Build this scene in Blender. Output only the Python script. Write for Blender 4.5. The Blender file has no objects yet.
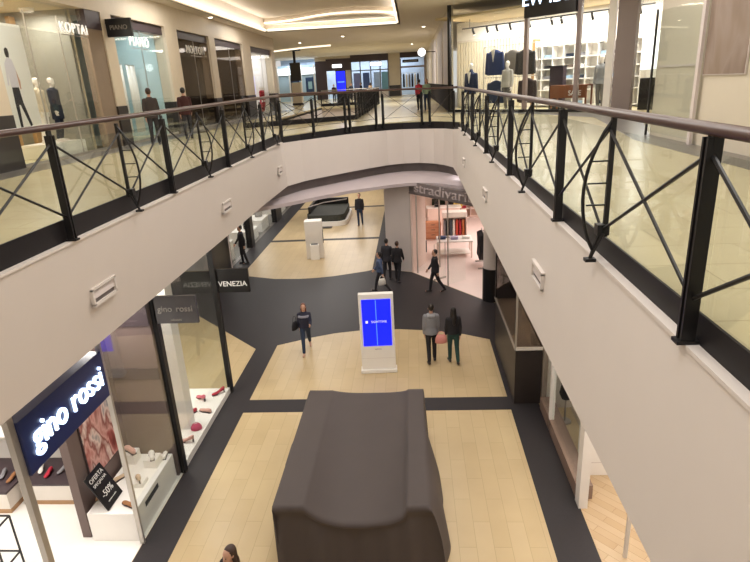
import bpy, bmesh, math, random
from mathutils import Vector, Matrix
from mathutils.geometry import tessellate_polygon
random.seed(7)
PI = math.pi
sc = bpy.context.scene
COL = sc.collection
ZF = 6.0        # upper floor
ZB = 4.22       # underside of the upper slab
ZC = 11.1       # upper ceiling
EYE = 7.6

# ------------------------------------------------------------------ materials
def lin(h):
    h = h.lstrip('#'); o = []
    for i in (0, 2, 4):
        c = int(h[i:i+2], 16)/255
        o.append(c/12.92 if c <= .04045 else ((c+.055)/1.055)**2.4)
    return (*o, 1)
MATS = {}
def mat(name, col, rough=.6, metal=0, var=.06, scale=6, bump=0, emit=0, ecol=None, spec=.5, coords='Object', sheen=0):
    if name in MATS: return MATS[name]
    m = bpy.data.materials.new(name); m.use_nodes = True
    nt = m.node_tree; N = nt.nodes; L = nt.links
    b = N['Principled BSDF']
    c = lin(col) if isinstance(col, str) else col
    tc = N.new('ShaderNodeTexCoord'); no = N.new('ShaderNodeTexNoise')
    no.inputs['Scale'].default_value = scale; no.inputs['Detail'].default_value = 4
    L.new(tc.outputs[coords], no.inputs['Vector'])
    mx = N.new('ShaderNodeMix'); mx.data_type = 'RGBA'
    mx.inputs['A'].default_value = tuple(x*(1-var) for x in c[:3])+(1,)
    mx.inputs['B'].default_value = tuple(min(1, x*(1+var)) for x in c[:3])+(1,)
    L.new(no.outputs['Fac'], mx.inputs['Factor'])
    L.new(mx.outputs['Result'], b.inputs['Base Color'])
    b.inputs['Roughness'].default_value = rough; b.inputs['Metallic'].default_value = metal
    b.inputs['Specular IOR Level'].default_value = spec
    if sheen: b.inputs['Sheen Weight'].default_value = sheen
    if bump:
        bp = N.new('ShaderNodeBump'); bp.inputs['Strength'].default_value = bump
        L.new(no.outputs['Fac'], bp.inputs['Height']); L.new(bp.outputs['Normal'], b.inputs['Normal'])
    if emit:
        b.inputs['Emission Color'].default_value = lin(ecol or col); b.inputs['Emission Strength'].default_value = emit
    MATS[name] = m
    return m
def tile_mat(name, c1, c2, cm, w, hgt, rough=.28, rot=PI/2, mortar=.006, offset=.5):
    m = bpy.data.materials.new(name); m.use_nodes = True
    nt = m.node_tree; N = nt.nodes; L = nt.links; b = N['Principled BSDF']
    tc = N.new('ShaderNodeTexCoord'); mp = N.new('ShaderNodeMapping'); mp.inputs['Rotation'].default_value = (0, 0, rot)
    br = N.new('ShaderNodeTexBrick'); br.offset = offset
    br.inputs['Color1'].default_value = lin(c1); br.inputs['Color2'].default_value = lin(c2); br.inputs['Mortar'].default_value = lin(cm)
    br.inputs['Scale'].default_value = 1; br.inputs['Brick Width'].default_value = w; br.inputs['Row Height'].default_value = hgt
    br.inputs['Mortar Size'].default_value = mortar; br.inputs['Mortar Smooth'].default_value = .3
    L.new(tc.outputs['Object'], mp.inputs['Vector']); L.new(mp.outputs['Vector'], br.inputs['Vector'])
    no = N.new('ShaderNodeTexNoise'); no.inputs['Scale'].default_value = 1.3; no.inputs['Detail'].default_value = 5
    L.new(tc.outputs['Object'], no.inputs['Vector'])
    mx = N.new('ShaderNodeMix'); mx.data_type = 'RGBA'; mx.blend_type = 'OVERLAY'; mx.inputs['Factor'].default_value = .12
    L.new(br.outputs['Color'], mx.inputs['A']); L.new(no.outputs['Fac'], mx.inputs['B'])
    L.new(mx.outputs['Result'], b.inputs['Base Color']); b.inputs['Roughness'].default_value = rough
    MATS[name] = m; return m
def emit_mat(name, col, s):
    return mat(name, col, emit=s, rough=.5)
def glass_mat(name, tint='#ffffff', refl=.06, rough=.03):
    m = bpy.data.materials.new(name); m.use_nodes = True
    nt = m.node_tree; N = nt.nodes; L = nt.links
    N.remove(N['Principled BSDF']); out = N['Material Output']
    t = N.new('ShaderNodeBsdfTransparent'); t.inputs['Color'].default_value = lin(tint)
    g = N.new('ShaderNodeBsdfGlossy'); g.inputs['Roughness'].default_value = rough
    fr = N.new('ShaderNodeLayerWeight'); fr.inputs['Blend'].default_value = .15
    ma = N.new('ShaderNodeMath'); ma.operation = 'MULTIPLY_ADD'; ma.inputs[1].default_value = .22; ma.inputs[2].default_value = refl
    L.new(fr.outputs['Fresnel'], ma.inputs[0])
    mx = N.new('ShaderNodeMixShader'); L.new(ma.outputs[0], mx.inputs[0]); L.new(t.outputs[0], mx.inputs[1]); L.new(g.outputs[0], mx.inputs[2])
    L.new(mx.outputs[0], out.inputs['Surface']); MATS[name] = m; return m

# setting
m_plaster = mat('plaster_beige', '#d6cdc6', .75, var=.02, scale=2)
m_plaster_up = mat('plaster_cream', '#dccaae', .7, var=.03, scale=2)
m_ceil = mat('ceiling_paint', '#e4d9cc', .8, var=.02, scale=1)
m_lav = mat('bulkhead_paint', '#c0b4b8', .6, var=.03, scale=2)
m_gap = mat('painted_gap_shade', '#6a615f', .7)  # dark tone of shaded recesses, put into the colour
m_floor = tile_mat('cream_plank_tiles', '#c5af89', '#bea780', '#ab9671', 1.2, .3, .32, PI/2, .005)
m_floor_up = tile_mat('cream_floor_tiles', '#cfc39f', '#cabe99', '#b5a986', 1.2, .6, .25, 0, .008)
m_dark = mat('dark_granite', '#302c2e', .5, var=.12, scale=14, spec=.3)
m_gran_up = mat('grey_granite', '#6b6660', .3, var=.12, scale=14)
m_marble = mat('dark_marble', '#2c2523', .45, var=.3, scale=5)
m_white_floor = mat('white_gloss_floor', '#f1eee8', .2, var=.02, scale=3)
m_pink_floor = mat('pale_pink_floor', '#efdcd4', .3, var=.04, scale=3)
m_wood_floor = tile_mat('oak_plank_floor', '#c9b08d', '#bd9f79', '#a3835f', .9, .16, .35, .8, .004)
m_col = mat('cream_stone', '#d2c4ae', .5, var=.06, scale=4)
m_pil = mat('mauve_grey_paint', '#8d7f7c', .5, var=.05, scale=3)
m_greycol = mat('light_grey_paint', '#cdc2be', .6, var=.04, scale=3)
# general
m_black = mat('black_steel', '#1c1a1b', .4, .3, var=.15)
m_blackpl = mat('black_plate', '#1d1a1c', .5, .0, var=.2, scale=3, spec=.25)
m_rail = mat('brown_handrail', '#452d26', .35, var=.12, scale=9)
m_steel = mat('brushed_steel', '#b9b3ac', .35, .7, var=.08)
m_white = mat('white_lacquer', '#efeae4', .4, var=.02)
m_offw = mat('offwhite_lacquer', '#ded6cc', .5, var=.03)
m_brown = mat('brown_panel', '#6d5b56', .5, var=.06, scale=3)
m_brown2 = mat('dark_brown_panel', '#43363a', .5, var=.06, scale=3)
m_wood = mat('oak_wood', '#a9835c', .5, var=.15, scale=8)
m_owood = mat('orange_wood', '#7f4a2b', .5, var=.15, scale=8)
m_tarp = mat('taupe_tarpaulin', '#4a413f', .7, var=.07, scale=2.2, bump=.22)
m_glass = glass_mat('clear_glass', '#fcfefd', .012)
m_glass_g = glass_mat('greenish_glass', '#f1f7ee', .05)
m_glass_d = glass_mat('smoked_glass', '#c8bfb6', .05)
m_navy = mat('navy_sign_face', '#182658', .3, var=.08)
m_let = emit_mat('letter_glow', '#cfe4ff', 2.6)
m_let2 = emit_mat('letter_white', '#f6f3ee', .55)
m_letdim = mat('letter_grey', '#8c8680', .5)
m_letpaint = mat('letter_paint', '#e9e6e2', .5)
m_letmauve = mat('letter_mauve', '#b5a7a8', .5)
m_cove = emit_mat('cove_light', '#fff1d8', 1.5)
m_lamp = emit_mat('lamp_lens', '#fff3df', 9)
m_blue = emit_mat('blue_screen', '#0a18e8', 1.6)
m_bluel = emit_mat('blue_screen_light', '#3f66ff', 2.0)
m_bluecy = mat('pale_cyan_panel', '#9fc3cb', .5, var=.1, scale=2)
m_skin = mat('skin', '#c79a82', .5, var=.06)
m_hair_d = mat('dark_hair', '#1d1614', .5, var=.2, scale=30)
m_hair_r = mat('auburn_hair', '#6b3526', .5, var=.2, scale=30)
m_hair_b = mat('brown_hair', '#3a261d', .5, var=.2, scale=30)
m_shoe = mat('dark_shoe', '#231f20', .5)
m_eye = mat('eye_dark', '#20140f', .3)
m_lip = mat('lip', '#8f4a45', .5)
def cloth(name, c): return mat('cloth_'+name, c, .85, var=.1, scale=25, bump=.05)

# ------------------------------------------------------------------ mesh helper
class MB:
    def __init__(s): s.v = []; s.f = []
    def add(s, vs, fs):
        n = len(s.v); s.v += [tuple(v) for v in vs]; s.f += [tuple(i+n for i in f) for f in fs]; return s
    def box(s, x0, x1, y0, y1, z0, z1):
        vs = [(x, y, z) for z in (z0, z1) for y in (y0, y1) for x in (x0, x1)]
        return s.add(vs, [(0, 2, 3, 1), (4, 5, 7, 6), (0, 1, 5, 4), (2, 6, 7, 3), (0, 4, 6, 2), (1, 3, 7, 5)])
    def obox(s, c, ax, ay, az):      # oriented box from half-axis vectors
        c, ax, ay, az = map(Vector, (c, ax, ay, az))
        vs = [c+i*ax+j*ay+k*az for k in (-1, 1) for j in (-1, 1) for i in (-1, 1)]
        return s.add(vs, [(0, 2, 3, 1), (4, 5, 7, 6), (0, 1, 5, 4), (2, 6, 7, 3), (0, 4, 6, 2), (1, 3, 7, 5)])
    def bar(s, p0, p1, w, d=None, up=(0, 0, 1)):
        p0, p1 = Vector(p0), Vector(p1); t = (p1-p0).normalized(); u = Vector(up)
        a = t.cross(u)
        if a.length < 1e-4: a = t.cross(Vector((0, 1, 0)))
        a.normalize(); b = a.cross(t); d = d or w
        return s.obox((p0+p1)/2, a*w/2, b*d/2, (p1-p0)/2)
    def prism(s, poly, z0, z1):
        n = len(poly); vs = [(x, y, z0) for x, y in poly]+[(x, y, z1) for x, y in poly]
        fs = [(i, (i+1) % n, n+(i+1) % n, n+i) for i in range(n)]
        for t in tessellate_polygon([[Vector((x, y, 0)) for x, y in poly]]):
            fs += [tuple(t), tuple(n+i for i in t)]
        return s.add(vs, fs)
    def loft(s, rings, cap=True, closed=True):
        n = len(rings[0]); vs = [p for r in rings for p in r]; fs = []
        for k in range(len(rings)-1):
            for i in range(n if closed else n-1):
                j = (i+1) % n
                fs.append((k*n+i, k*n+j, (k+1)*n+j, (k+1)*n+i))
        if cap and closed:
            fs.append(tuple(reversed(range(n)))); fs.append(tuple((len(rings)-1)*n+i for i in range(n)))
        return s.add(vs, fs)
    def ell(s, rings, n=14):         # rings: (cx,cy,z,rx,ry)
        return s.loft([[(cx+rx*math.cos(2*PI*i/n), cy+ry*math.sin(2*PI*i/n), z) for i in range(n)] for cx, cy, z, rx, ry in rings])
    def tube(s, pts, r, n=8, r1=None):
        pts = [Vector(p) for p in pts]; rings = []
        ref = Vector((0, 0, 1)) if abs((pts[-1]-pts[0]).normalized().z) < .9 else Vector((0, 1, 0))
        for k, p in enumerate(pts):
            t = (pts[min(k+1, len(pts)-1)]-pts[max(k-1, 0)]).normalized()
            a = t.cross(ref).normalized(); b = a.cross(t)
            rr = r if r1 is None else r+(r1-r)*k/(len(pts)-1)
            rings.append([p+a*rr*math.cos(2*PI*i/n)+b*rr*math.sin(2*PI*i/n) for i in range(n)])
        return s.loft(rings)
    def cap(s, p0, p1, r0, r1, n=10):   # tapered capsule
        p0, p1 = Vector(p0), Vector(p1); d = p1-p0
        t = d.normalized() if d.length > 1e-6 else Vector((0, 0, 1))
        ref = Vector((0, 0, 1)) if abs(t.z) < .9 else Vector((0, 1, 0))
        a = t.cross(ref).normalized(); b = a.cross(t); rings = []
        for k in range(4):
            an = -PI/2+.12+(PI/2-.12)*k/3
            rings.append((p0+t*r0*math.sin(an), r0*math.cos(an)))
        for k in range(4):
            an = (PI/2-.12)*k/3
            rings.append((p1+t*r1*math.sin(an), r1*math.cos(an)))
        return s.loft([[c+a*r*math.cos(2*PI*i/n)+b*r*math.sin(2*PI*i/n) for i in range(n)] for c, r in rings])
    def ball(s, c, rx, ry=None, rz=None, n=12):
        ry = ry or rx; rz = rz or rx; rg = []
        for k in range(7):
            a = -PI/2+.15+(PI-.3)*k/6
            rg.append((c[0], c[1], c[2]+rz*math.sin(a), rx*math.cos(a), ry*math.cos(a)))
        return s.ell(rg, n)
    def mesh(s, name, m, smooth=False, bevel=0):
        me = bpy.data.meshes.new(name); me.from_pydata(s.v, [], s.f)
        bm = bmesh.new(); bm.from_mesh(me); bmesh.ops.recalc_face_normals(bm, faces=bm.faces)
        if bevel: bmesh.ops.bevel(bm, geom=[e for e in bm.edges if e.calc_face_angle(0) > .6], offset=bevel, segments=2, affect='EDGES', profile=.6)
        for f in bm.faces: f.smooth = smooth
        bm.to_mesh(me); bm.free()
        me.materials.append(m); return me
    def build(s, name, m, parent=None, smooth=False, bevel=0, loc=None):
        if parent is None and loc is None:         # origin at the base of the thing
            xs = [v[0] for v in s.v]; ys = [v[1] for v in s.v]; zs = [v[2] for v in s.v]
            loc = ((min(xs)+max(xs))/2, (min(ys)+max(ys))/2, min(zs))
            s.v = [(x-loc[0], y-loc[1], z-loc[2]) for x, y, z in s.v]
        o = bpy.data.objects.new(name, s.mesh(name, m, smooth, bevel)); COL.objects.link(o)
        if parent: o.parent = parent
        if loc is not None: o.location = loc
        return o
def remesh(mb, name, m, voxel=.012, parent=None, sm=2):
    me = mb.mesh(name+'_raw', m)
    o = bpy.data.objects.new(name, me); COL.objects.link(o)
    r = o.modifiers.new('r', 'REMESH'); r.mode = 'VOXEL'; r.voxel_size = voxel; r.use_smooth_shade = True
    if sm:
        k = o.modifiers.new('s', 'SMOOTH'); k.iterations = sm; k.factor = .5
    dg = bpy.context.evaluated_depsgraph_get()
    me2 = bpy.data.meshes.new_from_object(o.evaluated_get(dg)); me2.name = name
    o.modifiers.clear(); o.data = me2; bpy.data.meshes.remove(me)
    if not me2.materials: me2.materials.append(m)
    for p in me2.polygons: p.use_smooth = True
    if parent: o.parent = parent
    return o
def empty(name, loc, rz=0):
    o = bpy.data.objects.new(name, None); COL.objects.link(o); o.location = loc; o.rotation_euler = (0, 0, rz); o.empty_display_size = .1
    return o
def tag(o, label=None, cat=None, group=None, kind=None):
    if label: o['label'] = label
    if cat: o['category'] = cat
    if group: o['group'] = group
    if kind: o['kind'] = kind
    return o
def thing(name, label, cat, loc, rz=0, group=None): return tag(empty(name, loc, rz), label, cat, group)
def struct(name, mb, m, **k): return tag(mb.build(name, m, **k), kind='structure')
def sempty(name, loc, rz=0): return tag(empty(name, loc, rz), kind='structure')
def dup(root, loc, rz=0, label=None, group=None, scale=None):
    r = root.copy(); COL.objects.link(r); r.location = loc; r.rotation_euler = (0, 0, rz)
    if label: r['label'] = label
    if group: r['group'] = group
    if scale: r.scale = scale
    for ch in list(root.children):
        c = ch.copy(); COL.objects.link(c); c.parent = r
        for g in list(ch.children):
            d = g.copy(); COL.objects.link(d); d.parent = c
    return r
def text(s, name, m, size, parent, loc, rot, ext=.01, align='CENTER', sx=1, font_shear=0):
    cu = bpy.data.curves.new('t', 'FONT'); cu.body = s; cu.size = size; cu.extrude = ext; cu.align_x = align; cu.align_y = 'CENTER'; cu.shear = font_shear; cu.space_character = 1.0 if ext > .016 or ext < .014 else 1.2
    o = bpy.data.objects.new(name, cu); COL.objects.link(o)
    dg = bpy.context.evaluated_depsgraph_get()
    me = bpy.data.meshes.new_from_object(o.evaluated_get(dg)); COL.objects.unlink(o); bpy.data.objects.remove(o)
    me.materials.clear(); me.materials.append(m)
    o = bpy.data.objects.new(name, me); COL.objects.link(o)
    o.location = loc; o.rotation_euler = rot; o.scale = (sx, 1, 1)
    if parent: o.parent = parent
    return o
RX = (PI/2, 0, 0)                 # upright text facing -Y
RXL = (PI/2, 0, PI/2)             # upright text on a wall facing +X
def area(loc, sx, sy, power, col=(1, .9, .76), rot=(0, 0, 0), spread=PI):
    l = bpy.data.lights.new('lamp', 'AREA'); l.shape = 'RECTANGLE'; l.size = sx; l.size_y = sy; l.energy = power; l.color = col; l.spread = spread
    o = bpy.data.objects.new('lamp_or_fill_light', l); COL.objects.link(o); o.location = loc; o.rotation_euler = rot  # used for real lamps and for added fill lights alike
    return o

# ------------------------------------------------------------------ the setting: floors
def flat(poly_list, z):
    mb = MB()
    for poly in poly_list:
        n = len(mb.v); mb.v += [(x, y, z) for x, y in poly]
        mb.f += [tuple(n+i for i in t) for t in tessellate_polygon([[Vector((x, y, 0)) for x, y in poly]])]
    return mb
fl = MB().box(-30, 20, -6, 62, -.12, 0)
struct('floor', fl, m_floor, loc=(0, 0, 0))
def inlay(name, poly, m=m_dark, z0=0, t=.004):
    return struct(name, MB().prism(poly, z0+.0005, z0+t), m)
arc_near = [(-4.42, 15.99), (-3.47, 16.5), (-2.7, 16.82), (-1.9, 17.0), (-1.2, 17.05), (-.59, 17.03), (.38, 16.87), (1.32, 16.6), (2.19, 16.12)]
arc_far = [(-1.3, 23.75), (-2.12, 23.22), (-3.44, 22.68), (-4.2, 22.5), (-4.95, 22.43), (-6, 22.52), (-7.36, 23.02), (-8.72, 23.87)]
junction = [(-5.05, 13.26)]+[(-5.05, 15.76), (-9.2, 19.9), (-16, 19.9), (-16, 23.9), (-8.8, 23.9)]+arc_far[::-1][1:]+[(-1.2, 23.3), (-.2, 22.9), (2.4, 19.45), (2.9, 19.0), (2.9, -4), (2.19, -4)]+arc_near[::-1]+[(-4.42, -4), (-5.05, -4)]
inlay('trim_1', junction)
inlay('trim_2', [(-4.42, 12.13), (2.19, 12.13), (2.19, 12.73), (-4.42, 12.73)])
inlay('trim_3', [(-7.6, 28.55), (-1.9, 28.6), (-1.9, 28.95), (-7.6, 28.9)])
inlay('trim_4', [(-7.6, 36.6), (-1.9, 36.75), (-1.9, 37.15), (-7.6, 37.0)])
inlay('trim_5', [(-1.9, 23.35), (-1.25, 23.3), (-1.25, 60), (-1.9, 60)])
inlay('trim_6', [(-8.4, 23.8), (-7.6, 23.2), (-7.6, 60), (-8.4, 60)])
inlay('floor_white_shop', [(-12, 0), (-5.06, 0), (-5.06, 9.85), (-12, 9.85)], m_white_floor)
inlay('floor_pink_shop', [(-.2, 22.95), (2.45, 19.45), (9, 19.45), (9, 34), (-1.0, 34), (-1.0, 23.25)], m_pink_floor)
inlay('floor_oak_shop', [(2.92, -2), (9, -2), (9, 10.4), (2.92, 10.4)], m_wood_floor)
inlay('floor_far_shop', [(-14, 24), (-8.4, 24), (-8.4, 58), (-14, 58)], m_gran_up)

# upper slab with its two openings
CURVE = [(-4.62, 20.6), (-4.16, 21.66), (-3.67, 22.3), (-2.61, 23.55), (-1.85, 24.4), (-1.1, 25.1), (-.4, 25.45), (.3, 25.4), (.9, 25.0), (1.3, 24.4), (1.62, 23.6)]
XL, XR = -4.38, 1.74
def off(path, d):
    o = []
    for i, p in enumerate(path):
        a = Vector(path[max(i-1, 0)]); b = Vector(path[min(i+1, len(path)-1)]); t = (b-a).normalized()
        o.append((p[0]-t.y*d, p[1]+t.x*d))     # left of travel = outwards for a left->right path
    return o
PATH = [(XL, 0.3), (XL, 18.5), (-4.5, 19.7)]+CURVE+[(XR, 21.5), (XR, .3)]
hole1 = [(x, y) for x, y in off(PATH, .14)]
hole2 = [(-7.6, 26.2), (-6.2, 26.9), (-4.5, 27.8), (-2.8, 28.9), (-2.8, 50), (-7.6, 50)]
outer = [(-16, -6), (16, -6), (16, 80), (-30, 80), (-30, 20), (-16, 20)]
def plate(holes, z0, z1):
    mb = MB(); loops = [outer]+holes; flatv = [p for l in loops for p in l]
    tris = tessellate_polygon([[Vector((x, y, 0)) for x, y in l] for l in loops])
    n = len(flatv)
    mb.v = [(x, y, z1) for x, y in flatv]+[(x, y, z0) for x, y in flatv]
    mb.f = [tuple(t) for t in tris]+[tuple(n+i for i in t) for t in tris]
    k = 0
    for l in loops:
        for i in range(len(l)):
            j = (i+1) % len(l); mb.f.append((k+i, k+j, n+k+j, n+k+i))
        k += len(l)
    return mb
struct('floor_upper', plate([hole1, hole2], 5.78, ZF), m_floor_up, loc=(0, 0, 0))
hole1b = off([(-4.66, .3), (-4.66, 18.5)]+CURVE+[(1.72, 21.5), (1.72, .3)], .2)
hole2b = [(-7.75, 26.0), (-6.2, 26.7), (-4.5, 27.6), (-2.65, 28.75), (-2.65, 50.15), (-7.75, 50.15)]
struct('ceiling_lower', plate([hole1b, hole2b], ZB+.05, 5.775), m_ceil, loc=(0, 0, 0))
inlay('trim_7', [(-10, 10), (-9.15, 10), (-9.15, 46), (-10, 46)], m_gran_up, ZF)
inlay('trim_8', [(5.35, 0), (6.1, 0), (6.1, 15.5), (8.9, 24.0), (2.1, 31.2), (1.4, 30.6), (5.4, 26.2), (6.8, 22.5), (5.35, 14.5)], m_gran_up, ZF)

# fascia of the opening: top path, bottom path, each with its own height
def fascia(name, top, bot, m, th=.1):
    mb = MB(); n = len(top)
    for (a, b) in zip(top, bot): mb.v += [a, b]
    mb.f = [(2*i, 2*i+2, 2*i+3, 2*i+1) for i in range(n-1)]
    to = [(*q, a[2]) for q, a in zip(off([p[:2] for p in top], th), top)]
    bo = [(*q, a[2]) for q, a in zip(off([p[:2] for p in bot], th), bot)]
    k = 2*n
    for (a, b) in zip(to, bo): mb.v += [a, b]
    mb.f += [(k+2*i, k+2*i+2, k+2*i+3, k+2*i+1) for i in range(n-1)]
    mb.f += [(2*i, 2*i+2, k+2*i+2, k+2*i) for i in range(n-1)]+[(2*i+1, 2*i+3, k+2*i+3, k+2*i+1) for i in range(n-1)]
    mb.f += [(0, 1, k+1, k), (2*n-2, 2*n-1, k+2*n-1, k+2*n-2)]
    return struct(name, mb, m)
ctop = [5.77, 5.74, 5.73, 5.73, 5.71, 5.69, 5.68, 5.67, 5.68, 5.71, 5.73]
fascia('wall_left', [(XL, .3, 5.9), (XL, 17.5, 5.9), (-4.45, 19.3, 5.85), (-4.62, 20.6, 5.77)], [(-4.66, .3, ZB), (-4.66, 17.5, ZB), (-4.64, 19.3, ZB), (-4.62, 20.6, ZB)], m_plaster)
fascia('wall_back', [(x, y, z) for (x, y), z in zip(CURVE, ctop)], [(x, y, ZB) for x, y in CURVE], m_plaster)
fascia('wall_right', [(1.62, 23.6, 5.73), (1.72, 22, 5.86), (XR, 20.5, 5.9), (XR, .3, 5.9)], [(1.62, 23.6, ZB), (1.64, 22, ZB), (1.64, 20.5, ZB), (1.64, .3, ZB)], m_plaster)
# stepped soffit of the bridge: recess with shade put into its colour, then the bulkhead
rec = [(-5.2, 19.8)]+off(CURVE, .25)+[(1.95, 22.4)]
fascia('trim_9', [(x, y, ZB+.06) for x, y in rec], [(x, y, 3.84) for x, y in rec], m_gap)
canopy = [(-8.4, 17.4), (-5.68, 17.95), (-5.23, 18.7), (-4.63, 19.2), (-4.19, 19.64), (-3.42, 20.42), (-2.44, 21.35), (-1.31, 22.0), (-.7, 22.35), (-.2, 22.5), (.24, 22.5), (1.01, 22.1), (1.77, 21.3), (2.19, 20.6), (2.45, 19.9), (3.2, 20.4), (3.2, 27.5), (-8.4, 27.5)]
struct('ceiling_canopy', MB().prism(canopy, 3.72, 3.84), m_lav)

# ------------------------------------------------------------------ railings
def post_mesh():
    mb = MB()
    for s in (-1, 1): mb.box(-.045, .045, s*.026-.011, s*.026+.011, -.04, 1.27)
    mb.box(-.03, .03, -.02, .02, .05, 1.2); mb.box(-.07, .07, -.045, .045, -.04, -.015)
    mb.box(-.012, .012, -.04, .04, 1.2, 1.33)
    return mb.mesh('post', m_black)
def ladder_mesh(d):                     # bow bulges towards the opening, d = +1 / -1 in x
    mb = MB()
    mb.box(-d*.03-.02, -d*.03+.02, -.02, .02, .2, 1.3)
    pts = []
    for k in range(13):
        t = k/12; pts.append((d*(-.02+.17*math.sin(PI*t)**.8+(.08*(1-t))), 0, .05+1.2*t))
    mb.tube(pts, .017, 6)
    for z in (.5, .7, .9): mb.bar((-d*.03, 0, z), (d*.16, 0, z), .014)
    mb.box(-.055, .055, -.05, .05, .22, .32); mb.bar((0, -.05, .24), (d*.09, 0, -.02), .025); mb.bar((0, .05, .24), (d*.09, 0, -.02), .025)
    mb.box(d*.09-.05, d*.09+.05, -.04, .04, -.04, -.01)
    return mb.mesh('ladder_post', m_black)
PM = post_mesh(); LM = {1: ladder_mesh(1), -1: ladder_mesh(-1)}
def inst(name, me, parent, loc, rz=0):
    o = bpy.data.objects.new(name, me); COL.objects.link(o); o.parent = parent; o.location = loc; o.rotation_euler = (0, 0, rz); return o
def sweep(path, w, h):
    mb = MB(); rings = []
    for i, p in enumerate(path):
        a = Vector(path[max(i-1, 0)]); b = Vector(path[min(i+1, len(path)-1)]); t = (b-a); t.z = 0; t.normalize()
        nrm = Vector((-t.y, t.x, 0)); rings.append([Vector(p)+nrm*w*math.cos(2*PI*k/12)+Vector((0, 0, h*math.sin(2*PI*k/12))) for k in range(12)])
    return mb.loft(rings)
def strip(path, zlo, zhi, th):
    mb = MB(); n = len(path); o = off(path, th)
    for (x, y), (u, v), a, b in zip(path, o, zlo, zhi): mb.v += [(x, y, a), (x, y, b), (u, v, b), (u, v, a)]
    for i in range(n-1):
        for k in range(4): mb.f.append((4*i+k, 4*i+(k+1) % 4, 4*i+4+(k+1) % 4, 4*i+4+k))
    mb.f += [(0, 1, 2, 3), (4*n-1, 4*n-2, 4*n-3, 4*n-4)]
    return mb
def brace_pair(root, a, b, z0, z1, r=.015):
    for p, q in (((*a, z1), (*b, z0)), ((*a, z0), (*b, z1))):
        MB().tube([p, q], r, 6).build('brace', m_black, root)
def straight_rail(name, label, X, d, posts, ladders, y0, y1, zr0, zr1, ztop):
    r = thing(name, label, 'railing', (X, (y0+y1)/2, 5.9))
    L = lambda x, y, z: (x-X, y-(y0+y1)/2, z-5.9)
    ym = (y0+y1)/2
    sweep([L(X, y0+(y1-y0)*k/8, zr0+(zr1-zr0)*k/8-.03) for k in range(9)], .045, .04).build('handrail', m_rail, r, smooth=True)
    for y in posts: inst('post', PM, r, L(X, y, 5.94), 0)
    for y in ladders: inst('ladder_post', LM[d], r, L(X, y, 5.94), 0)
    allp = sorted(posts+ladders)
    for a, b in zip(allp, allp[1:]):
        brace_pair(r, L(X, a, 0)[:2], L(X, b, 0)[:2], 6.2-5.9, 7.12-5.9)
    xi = -d*.07
    pth = [(xi, y0-ym), (xi, y1-ym)] if d > 0 else [(xi, y1-ym), (xi, y0-ym)]
    strip(pth, [0, 0], [ztop-5.9]*2, .02).build('kick_plate', m_blackpl, r)
    MB().box(min(-d*.2, d*.015), max(-d*.2, d*.015), y0-ym, y1-ym, -.03, .0).build('ledge', m_plaster, r)
    for a, b in zip(allp, allp[1:]):
        MB().box(-d*.085-.005, -d*.085+.005, a+.003-ym, b-.003-ym, ztop-5.9-.015, 1.2).build('glass_pane', m_glass, r)
    return r
straight_rail('balcony_railing', 'black steel railing with brown handrail along the left walkway', XL, 1, [3.4, 6.82, 10.1, 13.46, 16.94], [1.75, 5.1, 8.54, 11.9, 15.25, 18.4], .6, 19.4, 7.29, 7.42, 6.17)
straight_rail('balcony_railing', 'black steel railing with brown handrail along the right walkway', XR, -1, [.5, 3.5, 6.95, 10.55, 13.95, 17.2, 20.4], [2.0, 5.3, 8.85, 12.3, 15.6, 18.8], .4, 22.3, 7.27, 7.36, 6.1)
# curved end
r = thing('balcony_railing', 'curved black railing across the far end of the opening', 'railing', (-1.4, 22, 5.7))
cp = [(-4.45, 19.45), (-4.62, 20.6)]+CURVE[1:]+[(XR-.01, 22.42)]
cz = [7.43, 7.43, 7.43, 7.42, 7.39, 7.38, 7.36, 7.35, 7.34, 7.33, 7.34, 7.34, 7.36]
LQ = lambda x, y, z: (x+1.4, y-22, z-5.7)
sweep([LQ(x, y, z-.03) for (x, y), z in zip(cp, cz)], .045, .04).build('handrail', m_rail, r, smooth=True)
bt = [6.05, 5.98, 5.96, 5.97, 6.0, 5.99, 5.97, 5.95, 5.95, 5.97, 5.98, 6.01, 6.08]; bb = [5.85]+ctop+[5.86]
op = off(cp, .03)
strip([(x+1.4, y-22) for x, y in op], [z-5.72 for z in bb], [z-5.7 for z in bt], .03).build('kick_plate', m_blackpl, r)
def on_curve(x):
    for a, b in zip(cp, cp[1:]):
        if a[0] <= x <= b[0] and b[0] > a[0]:
            t = (x-a[0])/(b[0]-a[0]); return (x, a[1]+t*(b[1]-a[1]))
cpost = [(-4.6, 20.4), on_curve(-3.75), on_curve(-2.66), on_curve(-2.5), on_curve(-1.5), on_curve(-1.22), on_curve(.42), on_curve(.75), on_curve(1.64)]
for x, y in cpost: inst('post', PM, r, LQ(x, y, 5.87), 1)
for i, j in ((0, 1), (1, 2), (3, 4), (5, 6), (7, 8)):
    a, b = cpost[i], cpost[j]; brace_pair(r, LQ(*a, 0)[:2], LQ(*b, 0)[:2], .42, 1.55, .008)
    MB().tube([LQ(*a, 6.2), LQ(*b, 6.2)], .008, 6).build('bottom_bar', m_black, r)

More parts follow.
